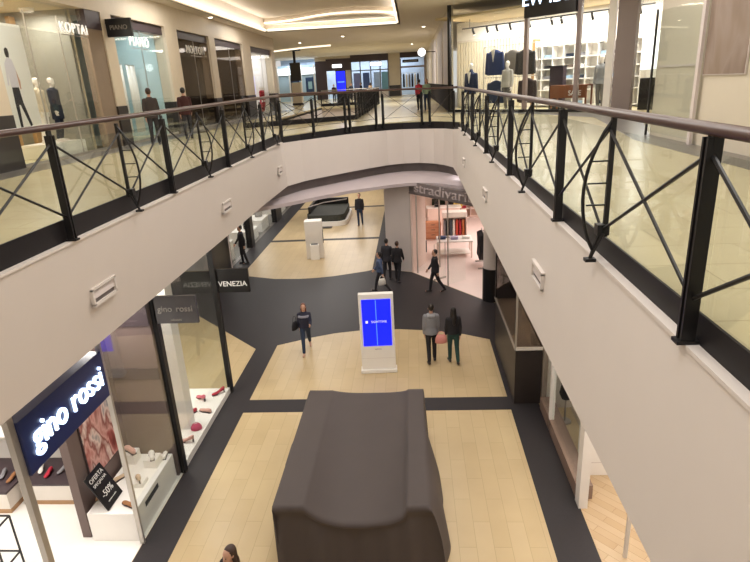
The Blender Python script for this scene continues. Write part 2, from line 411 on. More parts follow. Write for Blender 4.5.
# second opening behind the bridge
fascia('wall_far_opening', [(-7.6, 50, ZF-.1)]+[(x, y, ZF-.1) for x, y in hole2[:4]]+[(-2.8, 50, ZF-.1)], [(-7.6, 50, ZB)]+[(x, y, ZB) for x, y in hole2[:4]]+[(-2.8, 50, ZB)], m_plaster, -.05)
def bar_rail(name, label, path, bars, braces):
    c = path[len(path)//2]; r = thing(name, label, 'railing', (c[0], c[1], ZF))
    P = [(x-c[0], y-c[1]) for x, y in path]
    sweep([(*p, 1.27) for p in P], .045, .04).build('handrail', m_steel if bars else m_rail, r, smooth=True)
    strip(P, [0]*len(P), [.22]*len(P), .03).build('kick_plate', m_blackpl, r)
    for a, b in zip(P, P[1:]):
        n = max(1, round((Vector(b)-Vector(a)).length/2))
        for k in range(n+(b == P[-1])):
            q = Vector(a).lerp(Vector(b), k/n); inst('post', PM, r, (q.x, q.y, .04), 0)
            if k < n and not bars:
                q2 = Vector(a).lerp(Vector(b), (k+1)/n); brace_pair(r, q, q2, .3, 1.15, .012)
    if bars:
        mb = MB()
        for a, b in zip(P, P[1:]):
            n = int((Vector(b)-Vector(a)).length/.28)
            for k in range(n): q = Vector(a).lerp(Vector(b), (k+.5)/n); mb.box(q.x-.01, q.x+.01, q.y-.01, q.y+.01, .2, 1.25)
        mb.build('baluster_row', m_black, r)
    return r
bar_rail('balcony_railing', 'curved black railing beyond the bridge, before the second opening', [(-7.5, 26.15), (-6.2, 26.8), (-4.5, 27.7), (-2.72, 28.8)], False, True)
bar_rail('balcony_railing', 'long railing with steel handrail along the right of the second opening', [(-2.72, 28.9), (-2.72, 36), (-2.72, 43), (-2.72, 50)], True, False)
bar_rail('balcony_railing', 'railing closing the far end of the second opening', [(-2.85, 50.12), (-5, 50.2), (-7.6, 50.1)], True, False)

# ------------------------------------------------------------------ fascia vents
def vent(x, y, z, d, sx, label):
    v = thing('air_vent', label, 'vent', (x, y, z), 0 if d > 0 else PI, 'vents in the white fascias')
    w, h = sx, .115
    mb = MB()
    for a in ((-.0, .05, -w-.03, w+.03, h-.02, h+.02), (0, .05, -w-.03, w+.03, -h-.02, -h+.02), (0, .05, -w-.03, -w+.01, -h, h), (0, .05, w-.01, w+.03, -h, h)): mb.box(*a)
    mb.build('vent_frame', m_plaster, v)
    MB().box(-.03, .012, -w, w, -h, h).build('vent_back', m_gap, v)
    MB().obox((.02, 0, .02), (.012, 0, -.05), (0, w, 0), (.003, 0, .002)).build('flap', m_greycol, v)
    return v
xf = lambda z: XL+(5.9-z)/(5.9-ZB)*(-.28)
vent(xf(4.98)+.0, 7.47, 4.98, 1, .3, 'rectangular air vent in the left fascia, nearest to the viewer')
vent(xf(5.0)+.0, 13.3, 5.0, 1, .3, 'rectangular air vent in the left fascia above the shoe shop sign')
vent(-4.52, 19.2, 5.0, 1, .25, 'small air vent at the far end of the left fascia')
vent(1.69, 7.55, 5.0, -1, .3, 'rectangular air vent in the right fascia, nearest to the viewer')
vent(1.69, 13.5, 5.0, -1, .28, 'air vent in the right fascia above the black column')
vent(1.69, 19.2, 5.0, -1, .25, 'small air vent at the far end of the right fascia')
# ------------------------------------------------------------------ lower level, left: shoe shop
XS = -5.05
def shopwall(name, boxes, m):
    mb = MB()
    for b in boxes: mb.box(*b)
    return struct(name, mb, m)
shopwall('wall_shop_back', [(-12, -11.9, -2, 9.9, 0, ZB), (-12, XS-1.4, 9.86, 9.95, 0, ZB)], m_white)
w1 = sempty('window_1', (XS, 6.8, 0))                      # open doorway with the lit sign above
for y, hw in ((5.72, .05), (7.86, .025)): MB().box(-.04, .04, y-6.8-hw, y-6.8+hw, 0, ZB).build('frame_post', m_steel, w1)
w2 = sempty('window_2', (XS, 8.85, 0))
MB().box(-.006, .006, -.97, .95, .02, ZB-.1).build('pane', m_glass, w2)
MB().box(-.05, .05, .95, 1.08, 0, ZB).build('frame_post', m_black, w2)
w3 = sempty('window_3', (XS, 11.5, 0))
MB().box(-.006, .006, -1.55, 1.62, .05, ZB-.1).build('pane', m_glass, w3)
MB().box(-.06, .06, 1.62, 1.75, 0, ZB).build('frame_post', m_black, w3)
MB().box(-.06, .0, -1.56, 1.62, 0, .16).build('sill', m_white, w3)
MB().box(-2.2, -.06, 1.66, 1.672, .05, ZB-.1).build('pane', m_glass, w3)
MB().box(-2.3, -2.2, 1.6, 1.72, 0, ZB).build('frame_post', m_greycol, w3)
MB().box(-3.6, -2.3, 1.66, 1.672, .05, ZB-.1).build('pane', m_glass_g, w3)
shopwall('floor_window_plinth', [(-6.45, XS-.07, 9.97, 13.1, .005, .15)], m_white)
shopwall('pillar_white', [(-5.78, -5.42, 11.2, 11.55, .151, ZB)], m_white)
shopwall('floor_second_shop', [(-12, -6.46, 9.97, 13.1, .004, .02)], m_floor)
shopwall('wall_second_shop', [(-12, -11.9, 9.95, 13.2, 0, ZB)], m_offw)
# brown display partition with poster
shopwall('wall_partition', [(-6.24, -6.08, 7.98, 9.84, .003, ZB), (-6.08, XS-.06, 9.72, 9.84, .003, ZB)], m_brown)
shopwall('trim_11', [(-6.06, XS-.07, 9.69, 9.72, 2.3, 2.55)], m_brown2)
shopwall('trim_12', [(-6.06, XS-.07, 9.69, 9.72, 3.45, ZB)], m_brown2)

def sign_box(name, label, loc, rz, w, h, d, face, txt, tm, size, sx=1, edge=None, tz=0):
    s = thing(name, label, 'sign', loc, rz)
    MB().box(-w/2, w/2, 0, d, -h/2, h/2).build('sign_body', face, s, bevel=.008)
    ws = txt.split(' ') if txt else []
    for q, wd_ in enumerate(ws): text(wd_, 'lettering', tm, size, s, ((q-(len(ws)-1)/2)*size*2.25, -.006, tz), RX, .012, sx=sx)
    return s
s = thing('shop_sign', 'dark navy lit sign reading gino rossi above the shoe shop entrance', 'sign', (XS+.02, 6.77, 3.45))
MB().box(-.12, .06, -1.0, 1.0, -.36, .42).build('sign_body', m_navy, s, bevel=.01)
text('gino', 'lettering', m_let, .5, s, (.075, -.46, .06), RXL, .02, sx=.88); text('rossi', 'lettering', m_let, .5, s, (.075, .46, .06), RXL, .02, sx=.88)
s = sign_box('blade_sign', 'smoked dark blade sign with faint gino rossi lettering', (-4.61, 9.8, 3.73), 0, .86, .56, .06, mat('smoked_panel', '#4a4748', .25, var=.2, scale=4), 'gino rossi', m_letdim, .17, 1.0, tz=.02)
MB().bar((-.43, .03, .2), (-.5, .03, .2), .04).build('bracket', m_steel, s)
text('calzature', 'small_lettering', m_letdim, .06, s, (0, -.006, -.2), RX, .008)
s = sign_box('blade_sign', 'black blade sign reading VENEZIA at the glass corner', (-4.6, 13.2, 3.13), 0, .84, .62, .08, mat('black_sign_face', '#151314', .35), 'VENEZIA', m_letpaint, .185, 1.0, tz=-.08)
MB().bar((-.42, .04, .2), (-.45, .04, .2), .04).build('bracket', m_black, s)

# poster, podium, offer board
po = thing('poster', 'red and pink photo poster on the brown display partition', 'poster', (-6.075, 8.87, 1.65))
MB().box(0, .02, -.56, .56, -.72, .7).build('poster_frame', m_brown2, po)
def poster_mat(name, cols, scale):
    m = bpy.data.materials.new(name); m.use_nodes = True; nt = m.node_tree; N = nt.nodes; L = nt.links; b = N['Principled BSDF']
    tc = N.new('ShaderNodeTexCoord'); mp = N.new('ShaderNodeMapping'); mp.inputs['Scale'].default_value = (1, 1, .45); no = N.new('ShaderNodeTexNoise')
    no.inputs['Scale'].default_value = scale; no.inputs['Detail'].default_value = 3; no.inputs['Distortion'].default_value = .25
    cr = N.new('ShaderNodeValToRGB'); e = cr.color_ramp.elements
    while len(e) < len(cols): e.new(.5)
    for i, c in enumerate(cols): e[i].position = .3+.4*i/(len(cols)-1); e[i].color = lin(c)
    L.new(tc.outputs['Object'], mp.inputs['Vector']); L.new(mp.outputs['Vector'], no.inputs['Vector']); L.new(no.outputs['Fac'], cr.inputs['Fac']); L.new(cr.outputs['Color'], b.inputs['Base Color'])
    b.inputs['Roughness'].default_value = .4; MATS[name] = m; return m
MB().box(.02, .03, -.53, .53, -.69, .67).build('print', poster_mat('poster_red', ['#7d3a35', '#b0605a', '#d9a9a0', '#8f4a42', '#e6cfc6', '#8a8a90'], 3.2), po)
pd = thing('display_podium', 'low white display podium inside the shoe shop window', 'podium', (-5.6, 8.72, 0.004))
MB().box(-.4, .47, -.82, .93, 0, .6).build('podium_body', m_white, pd, bevel=.006)
MB().box(.47, .478, -.4, .15, .4, .5).build('slot', m_black, pd)
ob = thing('offer_board', 'black tilted board reading OFERTA SPECJALNA -50% in the shop window', 'sign', (-5.63, 8.23, .612))
mb = MB(); Mx = Matrix.Rotation(-.45, 4, 'Y')
mb.box(-.012, .012, -.26, .26, .0, .72); mb.v = [tuple(Mx @ Vector(v)) for v in mb.v]
mb.build('board', m_black, ob)
for tx, zz, sz in (('OFERTA', .6, .115), ('SPECJALNA', .49, .08), ('-50%', .26, .17), ('wybrane modele', .11, .04)):
    p = Mx @ Vector((.0135, 0, zz)); text(tx, 'lettering', m_letpaint, sz, ob, p, (Matrix.Rotation(-.45, 3, 'Y') @ Matrix(((0, 0, 1), (1, 0, 0), (0, 1, 0)))).to_euler(), .002)
MB().bar((-.36, 0, .012), (-.2, 0, .42), .03).build('prop_leg', m_wood, ob)

def shoe_mb(L=.25, heel=.0, sole=.015, h=.07):
    mb = MB(); rg = []
    for t, w, ht in ((0, .022, h*.9), (.08, .032, h), (.25, .034, h*.98), (.45, .032, h*.72), (.65, .042, h*.5), (.85, .04, h*.42), (.96, .025, h*.34), (1, .008, h*.2)):
        y = t*L; zb = sole+heel*max(0, 1-t/.6)**1.3
        ring = []
        for k in range(10):
            a = 2*PI*k/10; x = w*math.cos(a); z = math.sin(a)
            ring.append((x, y-L/2, zb+(ht*.5)*(1+z)*(.95 if z < 0 else 1)))
        rg.append(ring)
    mb.loft(rg); return mb
def shoe(label, loc, rz, m, heel=0, group=None, scale=1, sole_m=None):
    s = thing('shoe', label, 'shoe', loc, rz, group)
    s.scale = (scale,)*3
    shoe_mb(heel=heel).build('upper', m, s, smooth=True)
    b = MB()
    b.prism([(-.03, -.12), (.03, -.12), (.03, -.02), (.042, .04), (.03, .12), (-.03, .12), (-.042, .04), (-.03, -.02)], 0, .014) if not heel else b.prism([(-.012, -.12), (.012, -.12), (.012, -.1), (-.012, -.1)], 0, heel+.02).prism([(-.035, .02), (.035, .02), (.035, .12), (-.035, .12)], 0, .014)
    b.build('heel' if heel else 'sole', sole_m or m_brown2, s)
    return s
c_pink = cloth('pink', '#c64a6a'); c_red = cloth('red', '#b52a3d'); c_blush = cloth('blush', '#d9a79a'); c_beige = cloth('beige', '#c4a98c'); c_tan = cloth('tan', '#9a6a44'); c_nav = cloth('navy', '#252b3d'); c_blk = cloth('black', '#1d1b1e'); c_grey = cloth('grey', '#8a878a'); c_wht = cloth('white', '#e9e4de')
# podium display: three risers with shoes
def riser(label, loc, w, h):
    r = MB().box(-w/2, w/2, -w/2, w/2, 0, h).build('display_riser', m_white, loc=loc, bevel=.004); tag(r, label, 'riser', 'risers on the window podium')
riser('white cube riser by the partition under the blush shoe', (-5.88, 9.42, .605), .26, .22)
riser('white cube riser at the window glass under the white shoe', (-5.38, 9.3, .605), .26, .18)
riser('low white cube riser at the front of the podium', (-5.4, 8.72, .605), .24, .08)
shoe('tall blush pink ankle boot on the riser by the partition', (-5.88, 9.42, .828), .9, c_blush, scale=1.6)
shoe('white ankle shoe on the riser at the window glass', (-5.38, 9.3, .788), .5, c_wht, scale=1.4)
shoe('pale beige pump on the low front riser', (-5.4, 8.72, .688), .6, c_beige, .05, scale=1.2)
shoe('tan strappy sandal lying before the offer board', (-5.33, 8.12, .606), 1.1, c_tan, scale=1.2)
shoe('beige flat shoe on the podium behind the offer board', (-5.85, 8.85, .606), -.4, c_beige, scale=1.2)
shoe('white trainer at the far glass corner of the podium', (-5.25, 9.56, .606), .3, c_wht, scale=1.1)
# plinth display of pink and red shoes and bags
def bag_mb(w, d, h):
    mb = MB(); mb.ell([(0, 0, 0, w*.42, d*.4), (0, 0, .02, w*.5, d*.5), (0, 0, h*.6, w*.48, d*.42), (0, 0, h*.95, w*.36, d*.2), (0, 0, h, w*.3, d*.1)], 14); return mb
def handbag(label, loc, rz, m, w=.26, d=.1, h=.19, strap=.16, group=None, rx=0):
    b = thing('handbag', label, 'bag', loc, rz, group); b.rotation_euler = (rx, 0, rz)
    bag_mb(w, d, h).build('bag_body', m, b, smooth=True)
    MB().tube([(w*.32*math.cos(PI*k/8), 0, h*.9+strap*math.sin(PI*k/8)) for k in range(9)], .008, 6).build('strap', m, b)
    return b
pl = .152
shoe('pink pump at the far glass of the white plinth', (-5.62, 12.55, pl), .9, c_pink, .05, scale=1.5)
shoe('red pump standing nearest the black corner post', (-5.25, 12.8, pl), 2.2, c_red, .05, scale=1.4)
shoe('blush sandal in the middle of the white plinth', (-5.3, 11.95, pl), 1.2, c_blush, scale=1.4)
shoe('red flat shoe behind the white pillar base', (-5.62, 11.85, pl), 2.6, c_red, scale=1.3)
handbag('magenta round handbag lying on the white plinth', (-5.25, 11.2, pl), .3, c_pink, .26, .2, .14, .05)
shoe('pale rose pump near the front of the white plinth', (-5.3, 10.7, pl), 1.6, c_blush, .05, scale=1.4)
shoe('coral flat shoe beside the white pillar', (-5.65, 10.95, pl), .4, cloth('coral', '#cf6a5c'), scale=1.4)
shoe('crimson shoe at the black frame end of the plinth', (-5.35, 10.2, pl), .8, c_red, scale=1.3)

# shelves along the side wall of the shoe shop
def bench(label, x0, x1, y0, y1, h):
    b = thing('display_bench', label, 'bench', ((x0+x1)/2, (y0+y1)/2, .004), 0, 'shoe benches'); w = (x1-x0)/2; d = (y1-y0)/2
    MB().box(-w, w, -d, d, 0, .1).build('plinth', m_wood, b); MB().box(-w, w, -d, d, .1, h-.04).build('bench_body', m_offw, b)
    MB().box(-w, w, -d, d, h-.04, h).build('bench_top', m_brown2, b); return b
bench('low shoe display bench deeper in the shop, left of the partition', -7.95, -6.4, 8.85, 9.7, .48)
bench('low shoe display bench reaching further forward at the frame edge', -9.9, -8.05, 8.6, 9.7, .48)
wallsh = thing('display_shelf', 'white wall shelf with dark edge above the shoe benches', 'shelf', (-8.1, 9.62, 1.15))
MB().box(-1.7, 1.6, -.22, .22, 0, .05).build('shelf_board', m_white, wallsh)
MB().box(-1.7, 1.6, -.235, -.22, 0, .05).build('edge_strip', m_steel, wallsh)
cols = [c_blk, c_nav, c_tan, c_grey, c_red, c_wht, c_blk, c_beige]
nm = ['black', 'navy', 'tan', 'grey', 'red', 'white', 'black', 'beige']
for i in range(6):
    shoe('%s shoe on the bench beside the partition, number %s from it' % (nm[i], ['first', 'second', 'third', 'fourth', 'fifth', 'last'][i]), (-6.6-.23*i, 9.15+.12*(i % 2), .49), .3*(i % 3)-.2+PI, cols[i], scale=1.15, group='shoes on the near bench')
for i in range(6):
    shoe('%s shoe on the bench at the frame edge, %s from its right end' % (nm[(i+2) % 8], ['first', 'second', 'third', 'fourth', 'fifth', 'last'][i]), (-8.2-.26*i, 9.0+.12*(i % 2), .49), .3*(i % 3)+PI, cols[(i+2) % 8], scale=1.15, group='shoes on the far bench')
for i in range(6):
    shoe('%s shoe on the white wall shelf, %s from the partition' % (nm[(i+1) % 8], ['first', 'second', 'third', 'fourth', 'fifth', 'last'][i]), (-6.75-.42*i, 9.6, 1.21), .5*(i % 3)+PI, cols[(i+1) % 8], scale=1.1, group='shoes on the wall shelf')
rk = thing('metal_rack', 'thin black metal frame rack on the white shop floor', 'rack', (-7.35, 7.15, .004))
for x in (-.4, .4):
    for y in (-.2, .2): MB().box(x-.012, x+.012, y-.012, y+.012, 0, 1.05).build('leg', m_black, rk)
for z in (.3, 1.05):
    mb = MB(); mb.box(-.4, .4, -.212, -.188, z-.012, z+.012); mb.box(-.4, .4, .188, .212, z-.012, z+.012); mb.box(-.412, -.388, -.2, .2, z-.012, z+.012); mb.box(.388, .412, -.2, .2, z-.012, z+.012); mb.build('frame_ring', m_black, rk)

# ------------------------------------------------------------------ lower level, far left shops
mb = MB()
for a, b in ((22.0, 24.2), (27.6, 28.1), (33.2, 34.6), (38.2, 39.4), (44, 60)): mb.box(-8.6, -8.3, a, b, 0, ZB)
struct('wall_far_left', mb, m_black)
shopwall('wall_far_left_back', [(-12.2, -12, 20, 58, 0, ZB)], m_white)
shopwall('wall_cross_corridor', [(-16, -15.9, 13, 24, 0, ZB), (-16, -8.3, 24.0, 24.15, 0, ZB)], m_greycol)
shopwall('window_4', [(-8.46, -8.45, 24.2, 27.6, .1, 3.6), (-8.46, -8.45, 28.1, 33.2, .1, 3.6), (-8.46, -8.45, 34.6, 38.2, .1, 3.6)], m_glass)
def podium(label, loc, w, d, h, m):
    p = thing('display_table', label, 'display table', loc, 0, 'tables in the far left shops')
    MB().box(-w/2, w/2, -d/2, d/2, 0, h).build('table_body', m, p, bevel=.01); MB().box(-w/2-.02, w/2+.02, -d/2-.02, d/2+.02, h, h+.03).build('table_top', m_white, p)
    return p
podium('white display table behind the glass, nearest the dark pillar', (-9.2, 29.3, .005), 1.2, 1.4, .55, m_white)
podium('white display table behind the glass, second beyond the dark pillar', (-9.2, 31.6, .005), 1.2, 1.5, .65, m_white)
podium('white display table in the farthest glass bay', (-9.2, 36.3, .005), 1.2, 1.6, .6, m_white)
podium('pale display table behind the black sign', (-9.2, 25.4, .005), 1.0, .9, .9, m_offw)
handbag('dark handbag on the white table nearest the dark pillar', (-9.0, 29.4, .59), .8, c_nav, .5, .3, .4)
handbag('grey handbag on the second white table beyond the pillar', (-9.0, 31.8, .69), .5, c_grey, .45, .28, .36)
handbag('black handbag on the table in the farthest glass bay', (-9.0, 36.3, .64), .5, c_blk, .45, .28, .36)
handbag('pale handbag on the table behind the black sign', (-9.0, 25.4, .94), .5, c_wht, .45, .28, .36)

# ------------------------------------------------------------------ kiosk totem, info stand, island
k = thing('digital_totem', 'white advertising totem with a glowing blue screen', 'kiosk', (-1.11, 14.2, .004), math.radians(3))
MB().box(-.5, .5, -.14, .14, 0, .1).build('base', m_white, k, bevel=.01)
MB().box(-.47, .47, -.09, .09, .1, 2.33).build('housing', m_white, k, bevel=.02)
sc_ = MB().box(-.39, .39, -.1, -.088, .82, 2.18).build('screen', m_blue, k)
MB().box(-.02, .0, -.1035, -.1, .84, 2.16).build('light_streak', m_bluel, sc_)
MB().box(-.3, -.24, -.104, -.1, 1.5, 1.57).build('logo', m_let2, sc_)
text('SIGHTTIME', 'lettering', m_let2, .085, sc_, (.06, -.104, 1.535), RX, .001)
text('sighttime', 'maker_mark', m_letdim, .05, k, (0, -.092, .72), RX, .002)
MB().box(-.46, .46, -.0915, -.089, .44, .446).build('seam', m_greycol, k)
k = thing('info_stand', 'cream block-shaped stand in the far corridor', 'stand', (-4.72, 25.6, .004), .12)
MB().box(-.4, .4, -.28, .28, 0, 1.78).build('body', m_offw, k, bevel=.02)
MB().box(-.2, .2, -.5, -.282, 0, .72).build('side_box', m_white, k, bevel=.01)
MB().box(.4, .42, -.15, .15, .7, 1.3).build('side_screen', m_black, k)
MB().box(-.15, .15, -.45, -.3, .72, .74).build('bin_opening', m_black, k)
isl = thing('sales_island', 'dark sales island with a white rounded rim in the far corridor', 'island', (-5.15, 33.6, .005)); isl.scale = (.86, .8, 1)
def rrect(w, d, r, n=5):
    o = []
    for cx, cy, a0 in ((w-r, d-r, 0), (-w+r, d-r, PI/2), (-w+r, -d+r, PI), (w-r, -d+r, 1.5*PI)):
        for kk in range(n+1): a = a0+PI/2*kk/n; o.append((cx+r*math.cos(a), cy+r*math.sin(a)))
    return o
def ring_wall(o, i, z0, z1):
    mb = MB(); n = len(o)
    for (a, b), (c, d) in zip(o, i): mb.v += [(a, b, z0), (a, b, z1), (c, d, z1), (c, d, z0)]
    for q in range(n):
        p = (q+1) % n
        for kk in range(4): mb.f.append((4*q+kk, 4*q+(kk+1) % 4, 4*p+(kk+1) % 4, 4*p+kk))
    return mb
ring_wall(rrect(1.45, 2.4, .7), rrect(1.3, 2.25, .6), 0, .26).build('rim', m_white, isl)
MB().prism(rrect(1.28, 2.22, .6), .0, .62).build('island_top', mat('dark_foliage_grey', '#34352f', .8, var=.5, scale=9), isl)
for xx, yy, L in ((-1.15, 1.2, 1), (0, 1.9, 0)):
    (MB().box(-1.2, -1.05, -1.6, 1.7, .62, 1.0) if L else MB().box(-1.2, 1.2, 1.85, 2.05, .62, 1.0)).build('counter', m_black, isl)
MB().tube([(-1.2, -1.4, 1.0), (-.3, -.2, 1.05), (1.15, 1.2, 1.0)], .03).build('glass_rail', m_greycol, isl)
MB().box(-.5, .5, -3.0, -2.5, 0, .02).build('mat', m_black, isl)

# ------------------------------------------------------------------ covered car-sized thing in the middle
def tarp():
    xs0, xs1, y0, y1, zt = -2.42, .08, 7.32, 10.98, 1.27
    nx, ny, ns = 60, 60, 20
    def axis(n): return [(-1, t/ns) for t in range(ns, 0, -1)]+[(i/n, 0) for i in range(n+1)]+[(2, t/ns) for t in range(1, ns+1)]
    U, V = axis(nx), axis(ny); mb = MB()
    sm = lambda t: max(0, min(1, t))**2*(3-2*max(0, min(1, t)))
    for v, tv in V:
        for u, tu in U:
            uu = max(0, min(1, u)); vv = max(0, min(1, v)); t = max(tu, tv)
            x = xs0+(xs1-xs0)*uu; y = y0+(y1-y0)*vv
            # cloth sags between two raised sides: a catenary on the left, a hard step on the right
            near = 1-vv
            q = max(0, min(1, (uu-.2)/.66))
            sag = (4*q*(1-q))**.8 if q < .5 else min(1, (4*q*(1-q))**.5)
            z = zt-sag*(.08+.17*near**1.2)-(.01+.05*near)*sm((uu-.2)/.2)*sm((.87-uu)/.025)
            z += .006*math.sin(9*uu+3*vv)
            y += -.22*sag*0
            if v == 0 or v == -1: y += 0
            rip = math.sin(19*uu+2.2*math.sin(5*uu))+.5*math.sin(43*uu+1)
            fold = (.042*rip*min(1, t*2.5)) if tv >= tu and tv > 0 else .03*math.sin(13*vv)*t
            # crumpled swag just under the near edge
            if v == -1: z -= 0
            zz = z*(1-t)+.006*t
            if u == -1: x -= (.03+.06*tu)*(.3+.7*vv)+fold*.6+.05*(1 if .3 < vv < .47 else 0)*min(1, tu*6)-(.1*tu if v == -1 else 0)
            if u == 2:
                b = sm((.72-vv)/.3)*(.75+.25*sm(vv/.15))
                x += (.03+.3*b)*tu**.55+.05*tu+fold*(.5+b)-.1*b*max(0, tu-.55)
            if v == -1: y -= .02+.1*tv**.8+fold+.07*math.sin(PI*min(1, tv/.14))*(.3+.7*sag)-.1*min(1, tv*5)
            if v == 2: y += .03+.1*tv+fold
            mb.v.append((x, y, zz))
    w = len(U)
    for j in range(len(V)-1):
        for i in range(w-1): mb.f.append((j*w+i, j*w+i+1, (j+1)*w+i+1, (j+1)*w+i))
    return mb
t = tag(tarp().build('tarpaulin', m_tarp, smooth=True), 'taupe dust cover draped over a car-sized object in the middle of the lower floor', 'cover')
so = t.modifiers.new('sol', 'SOLIDIFY'); so.thickness = .006

# ------------------------------------------------------------------ lower right: column, glass bay, oak shop
colm = sempty('pillar_corner', (2.7, 19.5, 0))
MB().ell([(0, 0, z, .32, .32) for z in (1.2, ZB)], 24).build('shaft', m_greycol, colm, smooth=False)
MB().ell([(0, 0, z, .34, .34) for z in (.004, 1.22)], 24).build('plinth', m_black, colm)
bay = sempty('window_5', (2.6, 14.1, 0))
MB().box(-.3, .33, -1.7, 1.7, .004, 1.42).build('dado', m_marble, bay); MB().box(-.27, .33, -1.66, 1.7, 1.42, 1.46).build('display_floor', mat('taupe_carpet', '#8d7f70', .9), bay)
MB().box(-.33, -.27, -1.72, 1.72, 1.46, 1.52).build('edge_rail', m_steel, bay); MB().box(-.3, .33, -1.74, -1.66, 1.46, 1.53).build('edge_rail', m_offw, bay)
MB().box(-.306, -.294, -1.7, 1.7, 1.5, 3.9).build('pane', m_glass_d, bay); MB().box(-.3, .33, -1.706, -1.694, 1.5, 3.9).build('pane', m_glass_d, bay)
MB().box(-.32, -.28, -1.72, -1.68, 1.5, 3.9).build('frame_post', m_steel, bay)
MB().box(-.32, .33, 1.62, 1.7, 1.5, 3.9).build('frame_post', m_black, bay)
shopwall('wall_bay_back', [(2.95, 3.05, 12.3, 19.2, 0, ZB)], mat('bay_brown', '#9a8c80', .6, var=.05)); shopwall('wall_oak_shop_end', [(3.05, 9, 12.2, 12.35, 0, ZB)], m_offw)
shopwall('wall_oak_shop', [(3.62, 9, 10.4, 10.5, 0, ZB), (9, 9.1, -2, 10.5, 0, ZB)], m_white)
w6 = sempty('window_6', (2.93, 10.6, 0))
MB().box(-.005, .005, -1.6, 1.6, .32, 3.9).build('pane', m_glass, w6)
MB().box(-.05, .05, .62, .72, 0, 3.9).build('frame_post', m_white, w6)
MB().box(-.07, .09, -1.86, -1.62, 0, 3.9).build('frame_post', m_white, w6)
MB().box(-.05, .25, -1.6, 1.6, .006, .3).build('sill', mat('walnut', '#8a7264', .4, var=.2, scale=6), w6)
MB().box(.34, .4, -3.02, -2.98, .006, 3.9).build('frame_post', m_offw, w6)
shopwall('wall_mirror_side', [(3.6, 3.66, 10.51, 12.1, 0, ZB)], m_offw)
cab = thing('white_cabinet', 'white low cabinet inside the oak floored shop', 'cabinet', (3.75, 9.98, .006))
MB().box(-.5, .5, -.3, .3, 0, 1.05).build('body', m_white, cab, bevel=.008); MB().box(-.52, .52, -.32, .3, 1.05, 1.09).build('worktop', m_white, cab); MB().box(-.48, .48, -.306, -.3, .3, .31).build('door_gap', m_greycol, cab)
mt = thing('door_mat', 'dark mat on the oak floor at the shop entrance', 'mat', (3.5, 7.3, .006))
MB().box(-.22, .5, -.3, .15, 0, .02).build('mat_body', m_brown2, mt)
mb = thing('mannequin_bust', 'black dress form behind the glass of the oak shop window', 'mannequin', (3.32, 11.6, .007))
MB().ell([(0, 0, .6, .1, .08), (0, 0, .75, .16, .11), (0, 0, .95, .12, .09), (0, 0, 1.2, .17, .11), (0, 0, 1.32, .1, .07), (0, 0, 1.4, .05, .05)]).build('torso', c_blk, mb, smooth=True)
MB().tube([(0, 0, .02), (0, 0, .62)], .02).build('stand', m_steel, mb); MB().ell([(0, 0, 0, .15, .15), (0, 0, .025, .14, .14)]).build('base', m_steel, mb)
hs = thing('shirt', 'white shirt hanging in the oak shop window', 'shirt', (3.3, 10.7, 1.25), PI/2)
MB().loft([[(x*s1, y, z) for x, y in rrect(1, .05, .04, 3)] for z, s1 in ((0, .2), (.35, .19), (.55, .22), (.62, .12), (.66, .06))]).build('shirt_body', c_wht, hs, smooth=True)
MB().tube([(0, 0, .66), (0, 0, .8)], .006).build('hanger_hook', m_steel, hs)
# ------------------------------------------------------------------ lower level: clothes shop on the corner
A = Vector((-.2, 22.93, 0)); B = Vector((2.42, 19.5, 0)); ang = math.atan2(B.y-A.y, B.x-A.x)
mb = MB(); mb.prism([(-1.25, 23.32), (-.2, 22.95), (.38, 24.3), (.45, 33.2), (-1.25, 33.2)], 0, 3.715); struct('wall_corner_block', mb, m_greycol)
struct('wall_far_right', MB().box(-1.25, -1.15, 33.2, 60, 0, ZB), m_greycol)
struct('wall_far_end', MB().box(-14, 9, 60, 60.15, 0, ZB), m_offw)
m_peach = mat('peach_wall', '#ead2c6', .6, var=.04, scale=3)
struct('wall_peach_return', MB().prism([(-.18, 22.9), (-.12, 22.88), (.46, 24.26), (.5, 33), (.46, 33), (.4, 24.3)], .005, 3.71), m_peach)
struct('wall_clothes_shop', MB().box(.5, 9, 33, 33.15, 0, ZB).box(9, 9.1, 19.5, 33.15, 0, ZB), mat('clothes_shop_wall', '#e2c6b4', .6, var=.1, scale=1.5))
s = thing('shop_sign', 'grey ribbed fascia sign with pale stradivarius lettering', 'sign', ((A.x+B.x)/2, (A.y+B.y)/2, 3.4), ang)
L = (B-A).length/2
MB().box(-L, L, 0, .2, 0, .43).build('sign_body', mat('grey_sign', '#7c7272', .6), s)
mb = MB()
for i in range(70): x = -L+2*L*(i+.5)/70; mb.box(x-.012, x+.012, -.02, 0, .02, .41)
mb.build('ribbing', mat('grey_sign_rib', '#8b8080', .6), s)
text('stradivarius', 'lettering', m_letmauve, .52, s, (.12, -.03, .22), RX, .02, sx=1.6)
MB().box(-L, L, -.03, .22, -.05, 0).build('bottom_trim', mat('grey_sign_trim', '#6a5f5f', .5), s)
d1 = sempty('door_1', (A.x, A.y, 0), ang)
MB().box(.3, .306, .1, 1.3, .05, 3.3).build('pane', m_glass, d1); MB().box(.28, .33, .08, .12, .005, 3.3).build('frame', m_steel, d1); MB().box(.28, .33, 1.28, 1.32, .005, 3.3).build('frame', m_steel, d1); MB().box(.24, .28, .6, .63, .8, 1.3).build('door_handle', m_black, d1)
MB().box(2.35, 2.356, .0, .9, .05, 3.3).build('pane', m_glass, d1); MB().box(2.33, 2.37, -.02, .02, .005, 3.3).build('frame', m_steel, d1)
g = thing('security_gate', 'slim clear security gate at the clothes shop entrance', 'gate', (.95, 21.9, .005), ang)
